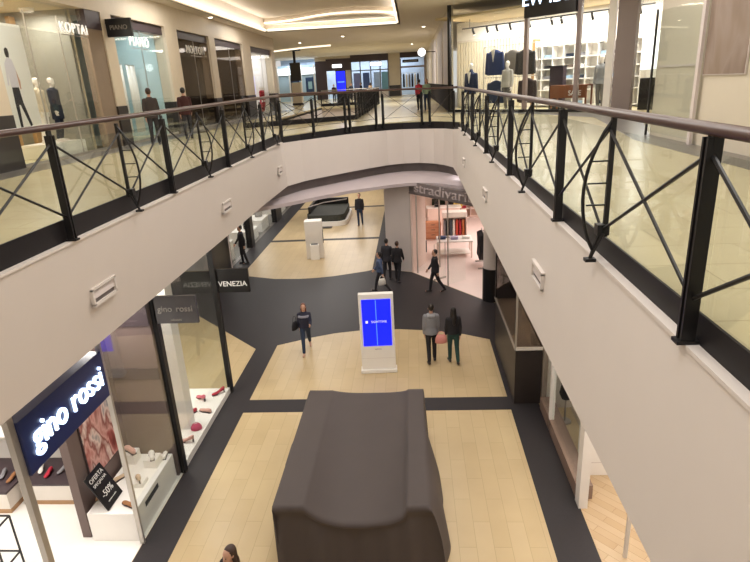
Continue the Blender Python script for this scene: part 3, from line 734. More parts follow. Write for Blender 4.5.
MB().box(-.03, .03, -.3, .3, 0, .06).build('foot', m_steel, g); MB().box(-.012, .012, -.28, .28, .06, 1.5).build('panel', m_glass, g); MB().tube([(0, -.28, .05), (0, -.28, 1.5), (0, .28, 1.5), (0, .28, .05)], .014).build('frame', m_steel, g)
def table(name, label, loc, w, d, h, top, leg, rz=0):
    t = thing(name, label, 'table', loc, rz)
    MB().box(-w/2, w/2, -d/2, d/2, h-.05, h).build('table_top', top, t, bevel=.006)
    for x in (-1, 1):
        for y in (-1, 1): MB().box(x*(w/2-.06)-.03, x*(w/2-.06)+.03, y*(d/2-.06)-.03, y*(d/2-.06)+.03, 0, h-.05).build('leg', leg, t)
    MB().box(-w/2+.1, w/2-.1, -d/2+.1, d/2-.1, .18, .22).build('lower_shelf', top, t); return t
table('display_table', 'pale lilac display table near the clothes shop entrance', (1.75, 25.15, .005), 1.6, 1.0, .8, m_white, m_peach)
def pile(label, loc, m, w=.34, d=.28, n=4):
    p = thing('folded_clothes', label, 'clothes', loc)
    for i in range(n): MB().loft([rr for rr in [[(x*s, y*s, .03*i+z) for x, y in rrect(w/2, d/2, .04, 2)] for z, s in ((0, .95), (.013, 1), (.026, .95))]]).build('folded_garment', m, p, smooth=True)
    return p
pile('pile of blue denim clothes at the left end of the lilac table', (1.2, 25.15, .806), cloth('denim', '#3b4b6a'))
pile('pile of lilac clothes in the middle of the lilac table', (1.75, 25.05, .806), cloth('lilac', '#b9aecb'))
pile('pile of white clothes at the right end of the lilac table', (2.28, 25.1, .806), c_wht)
pile('small grey pile on the lilac table between denim and lilac', (1.46, 25.35, .806), c_grey, .2, .24, 2)
u = thing('clothes_rack', 'pale open unit with clothes rail in the clothes shop', 'unit', (1.95, 27.9, .005))
MB().box(-.6, -.56, -.3, .3, 0, 1.2).build('side_panel', m_peach, u); MB().box(.56, .6, -.3, .3, 0, 1.2).build('side_panel', m_peach, u); MB().box(-.6, .6, -.32, .3, 1.2, 1.45).build('top_box', m_offw, u); MB().box(-.56, .56, .26, .3, 0, 1.2).build('back_panel', m_peach, u); MB().tube([(-.56, 0, 1.1), (.56, 0, 1.1)], .015).build('rail', m_steel, u)
def garment(label, loc, m, rz=0, w=.42, h=.85, group=None, th=.05):
    gm = thing('hanging_garment', label, 'clothes', loc, rz, group)
    MB().loft([[(x*w/2*s, y*th*s2, z*h) for x, y in rrect(1, 1, .5, 3)] for z, s, s2 in ((-1, .95, 1), (-.6, .85, 1.1), (-.2, .95, 1), (-.06, 1, .9), (-.01, .5, .7), (0, .2, .5))]).build('garment_body', m, gm, smooth=True)
    MB().tube([(0, 0, -.02), (0, 0, .06)], .008).build('hanger_hook', m_steel, gm)
    return gm
gc = [(c_grey, 'light grey'), (c_blk, 'black'), (cloth('slate', '#4d5560'), 'slate'), (c_wht, 'white'), (cloth('coralred', '#d1503d'), 'coral red'), (c_red, 'red'), (cloth('orange', '#d07a4a'), 'orange')]
for i, (m, n) in enumerate(gc): garment('%s garment on the rail of the pale unit in the clothes shop' % n, (1.95-.47+i*.155, 27.9, 1.04), m, PI/2-.25, .4, .85, 'clothes in the pale unit', .055)
rc = thing('clothes_rack', 'metal rack of black coats at the right of the clothes shop', 'rack', (2.85, 23.6, .005), PI/2)
MB().tube([(-.55, 0, .03), (-.55, 0, 1.5), (.55, 0, 1.5), (.55, 0, .03)], .018).build('frame', m_steel, rc); MB().box(-.6, -.5, -.25, .25, 0, .04).build('foot', m_steel, rc); MB().box(.5, .6, -.25, .25, 0, .04).build('foot', m_steel, rc)
for i in range(6): garment('black coat hanging on the metal rack in the clothes shop', (2.85, 23.16+i*.18, 1.43), c_blk, -.05+.05*(i % 3), .42, 1.05, 'black coats on the rack', .06)
dr = thing('drawer_unit', 'orange peach drawer unit by the left wall of the clothes shop', 'cabinet', (.9, 28.35, .005))
MB().box(-.4, .4, -.25, .25, 0, .85).build('body', mat('peach_orange', '#d48f66', .5), dr, bevel=.01)
for z in (.1, .36, .62): q = MB().box(-.36, .36, -.27, -.25, z, z+.2).build('drawer', mat('peach_orange2', '#dfa27c', .5), dr); MB().box(-.1, .1, -.285, -.27, z+.12, z+.14).build('drawer_handle', m_black, q)
ct = thing('counter', 'white cash counter at the back of the clothes shop', 'counter', (1.6, 31.3, .005))
MB().box(-.9, .9, -.3, .3, 0, .95).build('body', m_peach, ct, bevel=.01); MB().box(-.95, .95, -.35, .35, .95, 1.0).build('worktop', m_white, ct)
tv = thing('flat_screen', 'dark screen on the back wall of the clothes shop', 'screen', (1.4, 32.96, .7))
MB().box(-.38, .38, -.04, .03, 0, .42).build('screen_body', m_black, tv, bevel=.006); MB().box(-.36, .36, -.045, -.04, .02, .4).build('display', mat('dark_green_screen', '#1f2a1d', .3), tv)
till = thing('cash_register', 'dark cash register on the white counter', 'register', (1.25, 31.25, 1.006)); MB().box(-.16, .16, -.14, .14, 0, .12).build('body', m_black, till, bevel=.01); MB().obox((0, -.02, .24), (.14, 0, 0), (0, .01, .0), (0, .03, .1)).build('display', m_black, till)

# ------------------------------------------------------------------ people
def ringz(rows, n=14): return rows
def person(label, x, y, z0, heading, H, top, legs, hair, style='short', stride=.35, arms=(.3, -.3), bend=(.35, .35), coat=.9, shoes=None, hood=None, bare=False, name='person', cat='person', skin=None, yoke=None, headturn=0):
    k = H/1.75; root = thing(name, label, cat, (x, y, z0), heading); skin = skin or m_skin
    hz = .93; J = {}
    for sd, a in ((1, stride), (-1, -stride)):
        kn = .1+(.55*abs(stride) if a < 0 else .08)
        hip = Vector((sd*.088, 0, hz)); th = a
        knee = hip+.43*Vector((0, math.sin(th), -math.cos(th)))
        an = knee+.42*Vector((0, math.sin(th-kn), -math.cos(th-kn)))
        pit = max(0, (kn-th)-.15) if a < 0 else 0
        f = Matrix.Rotation(-pit*.8, 3, 'X')
        heel = an+f @ Vector((0, -.045, -.055)); toe = an+f @ Vector((sd*.02, .17, -.06))
        J[sd] = [hip, knee, an, heel, toe]
    mz = min(min(j[3].z-.025, j[4].z-.022) for j in J.values())
    dz = -mz
    S = lambda p: (Vector(p)+Vector((0, 0, dz)))*k
    def R(rows, grow=0, rz=1):    # ellipse rows
        return [(cx*k, cy*k, (z+dz)*k, (rx+grow)*k, (ry+grow)*k) for cx, cy, z, rx, ry in rows]
    torso = [(0, 0, .84, .12, .09), (0, 0, .93, .165, .115), (0, 0, 1.05, .14, .1), (0, .005, 1.2, .155, .11), (0, .0, 1.33, .162, .112), (0, -.005, 1.40, .145, .095), (0, -.01, 1.45, .085, .068), (0, -.01, 1.49, .055, .055)]
    body = MB(); body.ell(R(torso))
    body.cap(S((0, -.01, 1.45)), S((0, .012, 1.56)), .052*k, .05*k)
    tp = MB(); tp.ell(R([r for r in torso if r[2] > .9], .022))
    lo = MB(); lo.ell(R([r for r in torso if r[2] < 1.0]+[(0, 0, 1.02, .145, .105)], .012))
    for sd in (1, -1):
        hip, knee, an, heel, toe = J[sd]
        body.cap(S(hip), S(knee), .083*k, .054*k); body.cap(S(knee), S(knee.lerp(an, .3)), .052*k, .054*k); body.cap(S(knee.lerp(an, .3)), S(an), .054*k, .036*k)
        body.cap(S(heel), S(toe), .032*k, .026*k); body.cap(S(an), S(heel), .036*k, .032*k)
        if not bare:
            lo.cap(S(hip), S(knee), .096*k, .068*k); lo.cap(S(knee), S(an+Vector((0, 0, .02))), .068*k, .054*k)
        sh = Vector((sd*.168, -.005, 1.395)); a = arms[0] if sd > 0 else arms[1]; bn = bend[0] if sd > 0 else bend[1]
        el = sh+.285*Vector((sd*.11, math.sin(a), -math.cos(a))); wr = el+.25*Vector((-sd*.02, math.sin(a+bn), -math.cos(a+bn)))
        t = (wr-el).normalized()
        body.cap(S(sh), S(el), .05*k, .04*k); body.cap(S(el), S(wr), .042*k, .028*k)
        tp.cap(S(sh), S(el), .066*k, .056*k); tp.cap(S(el), S(wr-t*.02), .056*k, .044*k); tp.cap(S((0, -.005, 1.385)), S(sh), .075*k, .062*k)
        # hand: palm, four fingers, thumb
        side = Vector((0, 1, 0)) if abs(t.y) < .8 else Vector((0, 0, 1)); side = (side-t*side.dot(t)).normalized(); inn = Vector((-sd, 0, 0)); inn = (inn-t*inn.dot(t)).normalized()
        pc = wr+t*.05
        for q in (-.024, 0, .024): body.cap(S(wr+t*.015+side*q*.6), S(wr+t*.085+side*q), .017*k, .016*k, 8)
        for q, ln in ((-.034, .055), (-.0115, .068), (.0115, .074), (.034, .066)):
            b0 = wr+t*.088+side*q; b1 = b0+t*ln*.55+inn*.006; b2 = b1+(t*.75+inn*.55).normalized()*ln*.5
            body.cap(S(b0), S(b1), .0098*k, .0095*k, 7); body.cap(S(b1), S(b2), .0095*k, .0085*k, 7)
        th0 = wr+t*.03+side*.03; th1 = th0+(t*.6+side*.6+inn*.3).normalized()*.04; th2 = th1+(t*.9+inn*.4).normalized()*.03
        body.cap(S(th0), S(th1), .012*k, .011*k, 7); body.cap(S(th1), S(th2), .011*k, .009*k, 7)
    if coat < .9: tp.ell(R([(0, 0, coat, .175, .125), (0, 0, .93, .17, .12), (0, 0, 1.0, .155, .11)], .022))
    # head
    cz = 1.52; hd = [(0, .05, 0, .028, .03), (0, .035, .025, .046, .06), (0, .02, .065, .06, .082), (0, .006, .11, .071, .097), (0, 0, .16, .076, .101), (0, -.006, .205, .062, .085), (0, -.008, .235, .028, .04)]
    body.ell([(cx*k, cy*k, (z+cz+dz)*k, rx*k, ry*k) for cx, cy, z, rx, ry in hd])
    body.cap(S((0, .095, cz+.11)), S((0, .112, cz+.08)), .009*k, .013*k, 8)
    for sd in (1, -1): body.cap(S((sd*.076, -.008, cz+.085)), S((sd*.08, -.012, cz+.12)), .012*k, .014*k, 8)
    remesh(body, 'body', skin, .0105, root)
    if cat == 'person':
        e = MB()
        for sd in (1, -1): e.ball(tuple(S((sd*.031, .092, cz+.118))), .012*k, .009*k, .007*k, 8)
        e.build('eyes', m_eye, root, smooth=True)
        MB().cap(S((-.022, .099, cz+.045)), S((.022, .099, cz+.045)), .006*k, .006*k, 8).build('mouth', m_lip, root, smooth=True)
        h = MB()
        h.ell([(0, (-.028)*k, (cz+z+dz)*k, rx*k, ry*k) for z, rx, ry in ((.05, .05, .06), (.09, .072, .085), (.14, .086, .1), (.19, .082, .1), (.235, .055, .07), (.252, .02, .03))])
        if style != 'short':
            h.cap(S((0, -.06, cz+.14)), S((0, -.085, cz-.08)), .075*k, .06*k)
            if style == 'long': h.cap(S((0, -.085, cz-.05)), S((0, -.125, cz-.24)), .075*k, .05*k)
            for sd in (1, -1): h.cap(S((sd*.055, -.02, cz+.13)), S((sd*.07, -.04, cz-.06)), .035*k, .03*k)
        remesh(h, 'hair', hair, .014, root)
    remesh(tp, 'jacket', top, .016, root)
    if not bare: remesh(lo, 'trousers', legs, .016, root)
    if hood:
        h = MB(); h.cap(S((-.06, -.11, 1.44)), S((.06, -.11, 1.44)), .055*k, .055*k); h.cap(S((-.09, -.05, 1.47)), S((0, -.12, 1.43)), .04*k, .05*k); h.cap(S((.09, -.05, 1.47)), S((0, -.12, 1.43)), .04*k, .05*k)
        remesh(h, 'hood', hood, .016, root)
    if yoke:
        h = MB(); h.ell(R([(0, 0, 1.3, .18, .12), (0, 0, 1.38, .178, .113)], .027)); h.build('pattern_band', yoke, root, smooth=True)
    f = MB()
    for sd in (1, -1):
        hip, knee, an, heel, toe = J[sd]; f.cap(S(heel), S(toe+Vector((0, -.02, 0))), .042*k, .036*k); f.cap(S(an+Vector((0, 0, -.01))), S(heel+Vector((0, .02, .01))), .045*k, .04*k)
    # flatten the soles
    f.v = [(a, b, max(c, .0)) for a, b, c in f.v]
    remesh(f, 'shoes', shoes or m_shoe, .014, root)
    root['hand'] = 0; del root['hand']
    return root
c_hood = cloth('grey_hoodie', '#86868c'); c_drk = cloth('charcoal', '#2c2a30'); c_jean = cloth('jeans', '#27344c'); c_green = cloth('dark_green', '#23403c'); c_blk2 = cloth('ink', '#201e23'); c_sw = cloth('navy_sweater', '#232438'); c_blu = cloth('steel_blue', '#4a5878')
D = math.radians
person('person in a grey hooded sweatshirt seen from behind, walking beside the totem', .37, 14.74, .005, D(4), 1.76, c_hood, c_blk2, m_hair_d, stride=.16, arms=(.1, -.05), bend=(.15, .15), coat=.86, hood=cloth('grey_hood', '#9d9da2'))
person('person with long dark hair in a black jacket and dark green trousers, seen from behind', .98, 14.66, .005, D(10), 1.68, c_blk2, c_green, m_hair_d, 'long', stride=-.16, arms=(-.1, .12), bend=(.15, .2))
handbag('pink handbag held beside the person in dark green trousers', (.64, 14.63, .62), .1, mat('bag_pink', '#d98f88', .5), .34, .14, .26, .12)
person('person with auburn hair in a navy sweater with pale band, walking towards the viewer', -3.38, 15.5, .005, D(188), 1.6, c_sw, c_jean, m_hair_r, 'bob', stride=.4, arms=(-.35, .5), bend=(.2, 1.1), shoes=cloth('pale_shoe', '#c9a18f'), yoke=cloth('pale_band', '#8f8fa0'))
handbag('dark shoulder bag at the side of the auburn haired walker', (-3.69, 15.52, .74), 1.2, c_blk2, .3, .13, .26, .2)
person('person in a black jacket and black trousers walking past the clothes shop entrance', .69, 20.42, .012, D(100), 1.68, c_blk2, c_blk2, m_hair_d, stride=.3, arms=(.25, -.3), bend=(.4, .3), coat=.84)
person('taller of two people in dark coats by the grey corner wall', -1.17, 21.97, .005, D(-15), 1.74, c_drk, c_blk2, m_hair_d, stride=.18, coat=.82)
person('shorter of two people in dark coats by the grey corner wall', -.74, 21.75, .005, D(-15), 1.68, c_blk2, c_blk2, m_hair_b, stride=-.15, coat=.85)
person('person in a steel blue top walking left behind the totem', -1.4, 20.6, .005, D(80), 1.62, c_blu, c_drk, m_hair_d, stride=.36, arms=(.4, -.45), bend=(.3, .3))
handbag('white carrier bag beside the person in steel blue', (-1.3, 20.2, .42), .4, c_wht, .3, .1, .26, .14)
person('person in a black jacket and jeans standing beside the dark island', -3.1, 31.6, .005, D(175), 1.84, c_blk2, c_jean, m_hair_d, stride=.12, arms=(.05, -.05))
person('person with dark hair at the lower edge of the view beside the taupe cover', -2.72, 6.1, .005, D(150), 1.63, c_blk2, c_drk, m_hair_b, 'long', stride=.3)
person('shop assistant in a yellow top at the back of the clothes shop', 2.45, 31.9, .005, D(150), 1.6, cloth('yellow', '#d9b85a'), c_drk, m_hair_d, 'bob', stride=0)
person('person in black among the shelves beside the white counter', 2.1, 32.3, .005, D(20), 1.7, c_blk2, c_drk, m_hair_d, stride=.1)
person('person in black standing at the dark shopfront above the VENEZIA sign', -8.0, 24.9, .005, D(120), 1.8, c_blk2, c_blk2, m_hair_d, stride=.1, coat=.8)
cu = thing('cubby_shelf', 'peach cubby shelf on the back wall of the clothes shop, right of the screen', 'shelf', (3.6, 32.75, .005))
for z in (.0, .5, 1.0, 1.5): MB().box(-1.2, 1.2, -.2, .2, z, z+.05).build('shelf', m_peach, cu)
for x in (-1.2, -.4, .4, 1.16): MB().box(x, x+.04, -.2, .2, 0, 1.55).build('divider', m_peach, cu)
for i, (m, n) in enumerate(((c_red, 'red'), (c_wht, 'white'), (c_blk, 'black'))):
    pile('%s clothes pile on the middle cubby shelf of the clothes shop' % n, (2.8+i*.8, 32.75, .557), m)
    pile('%s clothes pile on the upper cubby shelf of the clothes shop' % n, (2.8+((i+1) % 3)*.8, 32.75, 1.057), m)
# upper level
person('person in a dark jacket on the left walkway before the pale blue shop', -8.75, 19.5, ZF+.005, D(15), 1.84, cloth('dark_plaid', '#3a3130'), c_drk, m_hair_b, stride=.15, coat=.84)
person('person in a maroon jacket on the left walkway before the dark shop', -8.35, 21.5, ZF+.005, D(20), 1.82, cloth('maroon', '#3f1d1c'), c_drk, m_hair_d, stride=.2, coat=.84)
person('person in a green top on the far right walkway', .86, 34, ZF+.005, D(170), 1.7, cloth('sage', '#93a78e'), c_jean, m_hair_d, 'bob', stride=.1)
person('person in a red top on the far right walkway', .45, 35, ZF+.005, D(10), 1.7, cloth('rosered', '#c23a4b'), c_drk, m_hair_d, stride=.1)
person('person in a black coat beyond the second opening', -5.0, 60, ZF+.005, D(100), 1.8, c_blk2, c_blk2, m_hair_d, stride=.25, coat=.75)
person('person in a pale coat far away before the wide white shopfront', -4.6, 68, ZF+.005, D(30), 1.75, c_beige, c_jean, m_hair_b, 'bob', stride=.2, coat=.75)
person('person in a navy jacket far away before the wide white shopfront', -6.6, 66, ZF+.005, D(200), 1.78, c_nav, c_drk, m_hair_d, stride=.2)
person('person in a maroon top far away beside the blue screen', -8.0, 62, ZF+.005, D(190), 1.75, cloth('maroon', '#3f1d1c'), c_drk, m_hair_d, stride=.1)
# ------------------------------------------------------------------ upper level, left wall of shops
XW = -10
H1 = 10.25
cols_l = [(12.0, 14.3), (19.72, 20.4), (24.8, 26.1), (30.2, 31.1), (36.2, 38.0), (43.7, 44.6)]
mb = MB()
for a, b in cols_l: mb.box(XW-.5, XW, a, b, ZF+1.32, H1)
mb.box(XW-.5, XW, -4, 12.0, ZF, ZC); mb.box(XW-.5, XW, 12.0, 44.6, H1, ZC)
struct('wall_left_upper', mb, m_col)
mb = MB()
for a, b in cols_l: mb.box(XW-.5, XW+.02, a, b, ZF, ZF+1.32)
struct('baseboard_left', mb, m_marble)
bays = [(14.3, 18.8), (20.4, 24.8), (26.1, 30.2), (31.1, 36.2), (38.0, 43.7)]
mb = MB()
for a, b in bays[1:]: mb.box(XW-.45, XW-.12, a, b, H1-.32, H1)
struct('trim_13', mb, m_brown2)
struct('trim_14', MB().box(XW-.3, XW-.05, 18.8, 19.72, ZF, 9.7), mat('taupe_stone', '#8a7866', .5, var=.08, scale=3)); struct('trim_15', MB().box(XW-.3, XW-.03, 18.8, 19.72, 9.7, H1), m_brown2)
for i, (a, b) in enumerate(bays):
    w = sempty('window_%d' % (7+i), (XW-.1, (a+b)/2, ZF)); h = (b-a)/2
    MB().box(-.006, .006, -h+.03, h-.03, .08, H1-ZF-(.34 if i else .05)).build('pane', [m_glass, m_glass, m_glass_d, m_glass_d, m_glass][i], w)
    MB().box(-.03, .03, -h, h, 0, .08).build('sill', m_steel, w)
    for y in ((-h*.33, h*.33) if i == 0 else (0,)): MB().box(-.015, .015, y-.01, y+.01, .08, H1-ZF-.34).build('joint', m_steel, w)
# interiors
m_int = [mat('interior_cream', '#e6d6b8', .7, var=.05, scale=2), mat('interior_blue_white', '#bcd3d6', .6, var=.06, scale=2), mat('interior_grey', '#5c5752', .6, var=.2, scale=2), mat('interior_taupe', '#5f574f', .6, var=.25, scale=2), mat('interior_white', '#ece8e6', .5, var=.05, scale=2)]
for i, (a, b) in enumerate(bays):
    struct('wall_shop_interior', MB().box(-14.1, -14, a, b, ZF, H1).box(-14, XW-.5, b-.04, b, ZF, H1).box(-14, XW-.5, a, a+.04, ZF, H1).box(-14, XW-.45, a, b, H1, H1+.05), m_int[i])
def wall_letters(txt, label, y, z, size, m, sx=1):
    s = thing('shop_lettering', label, 'sign', (XW-.065, y, z)); text(txt, 'lettering', m, size, s, (0, 0, 0), RXL, .015, sx=sx); MB().box(-.014, -.004, -.7, .7, -size*.5, -size*.5+.02).build('mounting_rail', m_steel, s); return s
wall_letters('KOPTAI', 'white lit letters reading KOPTAI on the nearest left shopfront', 18.1, 9.62, .4, m_let2, .95)
wall_letters('PIANO', 'white lit letters reading PIANO on the pale blue shopfront', 22.4, 9.5, .46, m_let2, 1.05)
wall_letters('MOLTON', 'grey letters reading MOLTON on the dark shopfront', 28.3, 9.5, .5, m_letpaint, 1.0)
s = sign_box('blade_sign', 'black blade sign sticking out between the left shops', (-9.55, 19.9, 9.78), 0, .86, .56, .1, mat('black_sign_face', '#151314', .35), 'PIANO', m_letdim, .2)
MB().bar((-.43, .05, .15), (-.5, .05, .15), .05).build('bracket', m_black, s)
# fashion poster with a standing figure
fp = thing('fashion_poster', 'tall white fashion poster of a figure in black trousers, in the nearest left shop', 'poster', (XW-.6, 15.6, ZF+.85))
MB().box(-.03, 0, -.95, .72, 0, 2.75).build('poster_board', m_wht if False else m_white, fp)
def printed(name, pts, m): mbp = MB(); n = len(pts); mbp.v = [(.002, y, z) for y, z in pts]+[(.004, y, z) for y, z in pts]; t3 = tessellate_polygon([[Vector((y, z, 0)) for y, z in pts]]); mbp.f = [tuple(t) for t in t3]+[tuple(n+i for i in t) for t in t3]; mbp.build(name, m, fp)
printed('printed_trousers', [(-.2, 1.15), (.08, 1.15), (.12, .75), (.3, .15), (.2, .12), (-.02, .7), (-.08, .7), (-.12, .1), (-.22, .1), (-.22, .75)], c_drk)
printed('printed_shirt', [(-.22, 1.15), (.1, 1.15), (.12, 1.6), (.05, 1.85), (-.05, 1.9), (-.15, 1.88), (-.27, 1.75), (-.34, 1.2), (-.28, 1.2), (-.22, 1.5)], cloth('print_shirt', '#d8d0d8'))
printed('printed_head', [(-.14, 1.9), (-.03, 1.9), (0, 2.0), (-.02, 2.12), (-.09, 2.15), (-.16, 2.1), (-.17, 2.0)], m_hair_d)
printed('printed_arm', [(.12, 1.6), (.05, 1.8), (.2, 1.3), (.17, 1.1), (.12, 1.12), (.12, 1.3)], m_skin)
# wooden frames and mannequins in the nearest shop
for y, lb in ((15.6, 'slim oak upright frame beside the fashion poster'), (16.5, 'slim oak upright frame behind the mannequins'), (17.5, 'slim oak upright frame at the grey wall')):
    f = thing('oak_frame', lb, 'frame', (-12.2, y+.9, ZF+.005)); MB().box(-.06, .06, -.14, .14, 0, 4.1).build('upright', mat('pale_oak', '#a98355', .5, var=.1), f); MB().box(-.06, .06, -.3, .3, 0, .05).build('foot', m_wood, f)
struct('trim_16', MB().box(-14, -10.55, 18.62, 18.74, ZF, H1), mat('louvre_grey', '#8f8d84', .5, var=.2, scale=12))
pf = thing('window_platform', 'low white platform under the mannequins of the nearest left shop', 'platform', (-10.95, 17.2, ZF+.004)); MB().box(-.5, .5, -.8, .9, 0, .4).build('platform_body', m_white, pf)
m_man = mat('mannequin_white', '#e4ddd6', .4, var=.02)
def mann(label, x, y, z, rz, top, legs, H=1.85, coat=.84, **k): return person(label, x, y, z, rz, H, top, legs, None, stride=0, arms=(.05, -.05), bend=(.2, .2), coat=coat, name='mannequin', cat='mannequin', skin=m_man, shoes=k.get('shoes', m_man))
mann('white mannequin in a beige jacket in the nearest left shop window', -10.85, 16.85, ZF+.42, -PI/2, cloth('beige_jacket', '#d8c8b0'), c_wht)
mann('white mannequin in a navy coat in the nearest left shop window', -10.8, 17.5, ZF+.42, -PI/2, c_nav, c_nav, coat=.62)
mann('mannequin in a red dress in the white shop, nearer of two', -10.8, 42.6, ZF+.005, -PI/2, cloth('bright_red', '#a3202c'), cloth('bright_red', '#a3202c'), coat=.6)
mann('mannequin in a red dress in the white shop, farther of two', -10.8, 43.2, ZF+.005, -PI/2, cloth('bright_red', '#a3202c'), cloth('bright_red', '#a3202c'), coat=.6)
cp_ = thing('cyan_panel', 'pale cyan display panel inside the PIANO shop', 'panel', (-11.2, 21.6, ZF+.005)); MB().box(-.05, .05, -.75, .75, 0, 3.1).build('panel_board', mat('cyan_panel', '#86b9c8', .5, var=.08, scale=2), cp_); MB().box(-.15, .15, -.7, .7, 0, .05).build('foot', m_white, cp_)
for y, lb in ((23.0, 'white fabric banner beside the cyan panel'), (24.1, 'white fabric banner next to the cream column')):
    bn = thing('fabric_banner', lb, 'banner', (-11.4, y, ZF+.2))
    MB().loft([[(.06*math.sin(k*1.1), -.35+.7*k/12, zz) for k in range(13)]+[(.06*math.sin(k*1.1)+.012, -.35+.7*k/12, zz) for k in range(12, -1, -1)] for zz in (0, 2.6)]).build('fabric', m_white, bn, smooth=True); MB().tube([(0, -.4, 2.62), (0, .4, 2.62)], .02).build('rod', m_steel, bn)
for (y, lb, m) in ((27.2, 'dark shelf unit behind the MOLTON letters', m_brown2), (29.0, 'brown shelf unit beside the column in the dark shop', m_brown), (32.6, 'red brown shelf unit in the second dark shop', mat('redbrown', '#5f3832', .5)), (35.0, 'pale shelf unit in the second dark shop', m_offw)):
    sh_ = thing('shelf_unit', lb, 'shelf', (-11.6, y, ZF+.005))
    MB().box(-.25, -.2, -.7, .7, 0, 2.4).build('back_panel', m, sh_)
    for z in (.0, .6, 1.2, 1.8, 2.36): MB().box(-.2, .2, -.7, .7, z, z+.04).build('shelf', m, sh_)
    for yy in (-.7, .66): MB().box(-.2, .2, yy, yy+.04, 0, 2.4).build('side_panel', m, sh_)

# ------------------------------------------------------------------ upper level, right: suit shop on the diagonal
ROT = -PI/4
S0 = Vector((2.0, 31.4, ZF))
def W(s_, d_, z=0): return (S0.x+(s_+d_)*.70711, S0.y+(-s_+d_)*.70711, ZF+z)
m_suitwall = mat('suit_shop_wall', '#efeae2', .7, var=.03, scale=2)
def sw(name, m, *boxes):
    mb = MB()
    for b in boxes: mb.box(*b)
    o = struct(name, mb, m, loc=tuple(S0)); o.rotation_euler = (0, 0, ROT); return o
sw('wall_suit_back', m_suitwall, (-2.6, 11.6, 3.6, 3.75, 0, 4.6)); sw('wall_suit_side', m_suitwall, (11.5, 11.6, .1, 3.6, 0, 4.6))
sw('ceiling_suit_shop', mat('suit_shop_ceiling', '#c9b58f', .7, var=.04), (-1.0, 11.6, .06, 3.75, 4.5, 4.6))
sw('floor_suit_shop', m_floor_up, (.0, 11.6, .05, 3.6, .003, .012))
sw('trim_24', mat('cream_slat', '#e2d8c2', .6), *[(-2.4+i*.2, -2.31+i*.2, 3.5, 3.6, .1, 3.55) for i in range(22)])
sw('trim_25', m_offw, (-2.5, 2.1, 3.52, 3.6, 3.55, 3.65))
w = sempty('window_12', tuple(S0), ROT)
MB().box(-.07, .07, -.07, .07, 0, 5.1).build('frame_post', m_black, w)
MB().box(4.5, 4.68, -.08, .08, 0, 5.1).build('frame_post', mat('mauve_mullion', '#8b7b76', .4), w)
MB().box(7.08, 7.26, -.08, .08, 0, 5.1).build('frame_post', m_pil, w)
MB().box(8.45, 8.75, -.06, .06, 0, 5.1).build('frame_post', m_white, w)
MB().box(8.85, 9.62, -.1, .15, 0, 5.1).build('pillar', m_pil, w)
MB().box(.1, 8.4, -.1, .1, 0, .12).build('sill', m_black, w)
for a, b in ((.1, 4.5), (4.68, 7.08), (7.26, 8.45), (9.62, 11.5)): MB().box(a, b, -.006, .006, .12, 5.05).build('pane', m_glass, w)
s = thing('shop_sign', 'black lit sign with white letters above the suit shop window', 'sign', W(5.87, -.1, 4.0), ROT)
MB().box(-1.3, 1.2, -.12, .1, 0, 1.05).build('sign_body', m_navy if False else mat('black_sign_face', '#151314', .35), s)
text('EW IDEA', 'lettering', m_let, .78, s, (.05, -.14, .72), RX, .02, sx=.95)
tr = thing('track_light', 'black ceiling track with spotlights in the suit shop', 'lamp', W(4.5, 1.6, 4.05), ROT)
MB().box(-5, 5, -.03, .03, 0, .06).build('track', m_black, tr)
for x in (-4.5, 0, 4.5): MB().box(x-.01, x+.01, -.01, .01, .06, .45).build('rod', m_black, tr)
for x in (-4.3, -3.4, -2.8, -2.0, -1.1, -.9, .3, .8, 1.6, 2.3, 3.1, 3.6, 4.4):
    h = MB().tube([(x, 0, 0), (x, .0, -.08), (x+.02, .1, -.3)], .055, 10).build('spot_head', m_black, tr)
    MB().tube([(x+.02, .1, -.3), (x+.021, .105, -.31)], .05, 10).build('lamp_lens', m_lamp, h)
# clothing displays
def jacket(label, s_, d_, z, w_, h_, m, shirt=None):
    j = thing('suit_jacket', label, 'jacket', W(s_, d_, z), ROT, 'suit jackets on display')
    b = MB(); b.ell([(0, 0, 0, w_*.44, .13), (0, 0, h_*.35, w_*.4, .13), (0, 0, h_*.65, w_*.44, .15), (0, 0, h_*.85, w_*.45, .12), (0, 0, h_*.95, w_*.25, .09), (0, 0, h_, w_*.1, .06)], 18)
    for sd in (1, -1): b.cap((sd*w_*.42, 0, h_*.84), (sd*w_*.5, 0, h_*.08), .085, .07)
    remesh(b, 'jacket_body', m, .03, j)
    if shirt: o = MB().prism([(-.11, h_*.98), (.11, h_*.98), (.0, h_*.52)], 0, .02).build('shirt_front', shirt, j); o.rotation_euler = (PI/2, 0, 0); o.location = (0, -.14, 0)
    MB().tube([(0, 0, h_), (0, 0, h_+.14)], .015).build('hanger_hook', m_steel, j)
    return j
c_suitb = cloth('suit_blue', '#34406a'); c_suitg = cloth('suit_grey', '#8a827c'); c_suitd = cloth('suit_dark', '#3b3838')
jacket('large blue suit jacket hanging in the suit shop window', 2.05, 1.06, 1.7, 1.05, 1.2, c_suitb, c_wht)
jacket('grey suit jacket hanging between the blue and the dark jacket', 2.95, 1.3, 1.7, .95, 1.15, c_suitg)
jacket('dark suit jacket hanging beside the window mullion', 3.85, 1.06, 1.65, 1.05, 1.15, c_suitd)
jacket('navy trousers and jacket set on the lower rail under the blue jacket', 2.05, 1.2, .35, 1.1, 1.1, cloth('suit_navy2', '#323c55'))
jacket('dark coat on the lower rail beside the window mullion', 3.9, 1.2, .35, 1.0, 1.15, cloth('suit_brown', '#46393a'))
hr = thing('clothes_rail', 'tall chrome rail carrying the suit jackets in the window', 'rail', W(2.9, 1.15, .015), ROT)
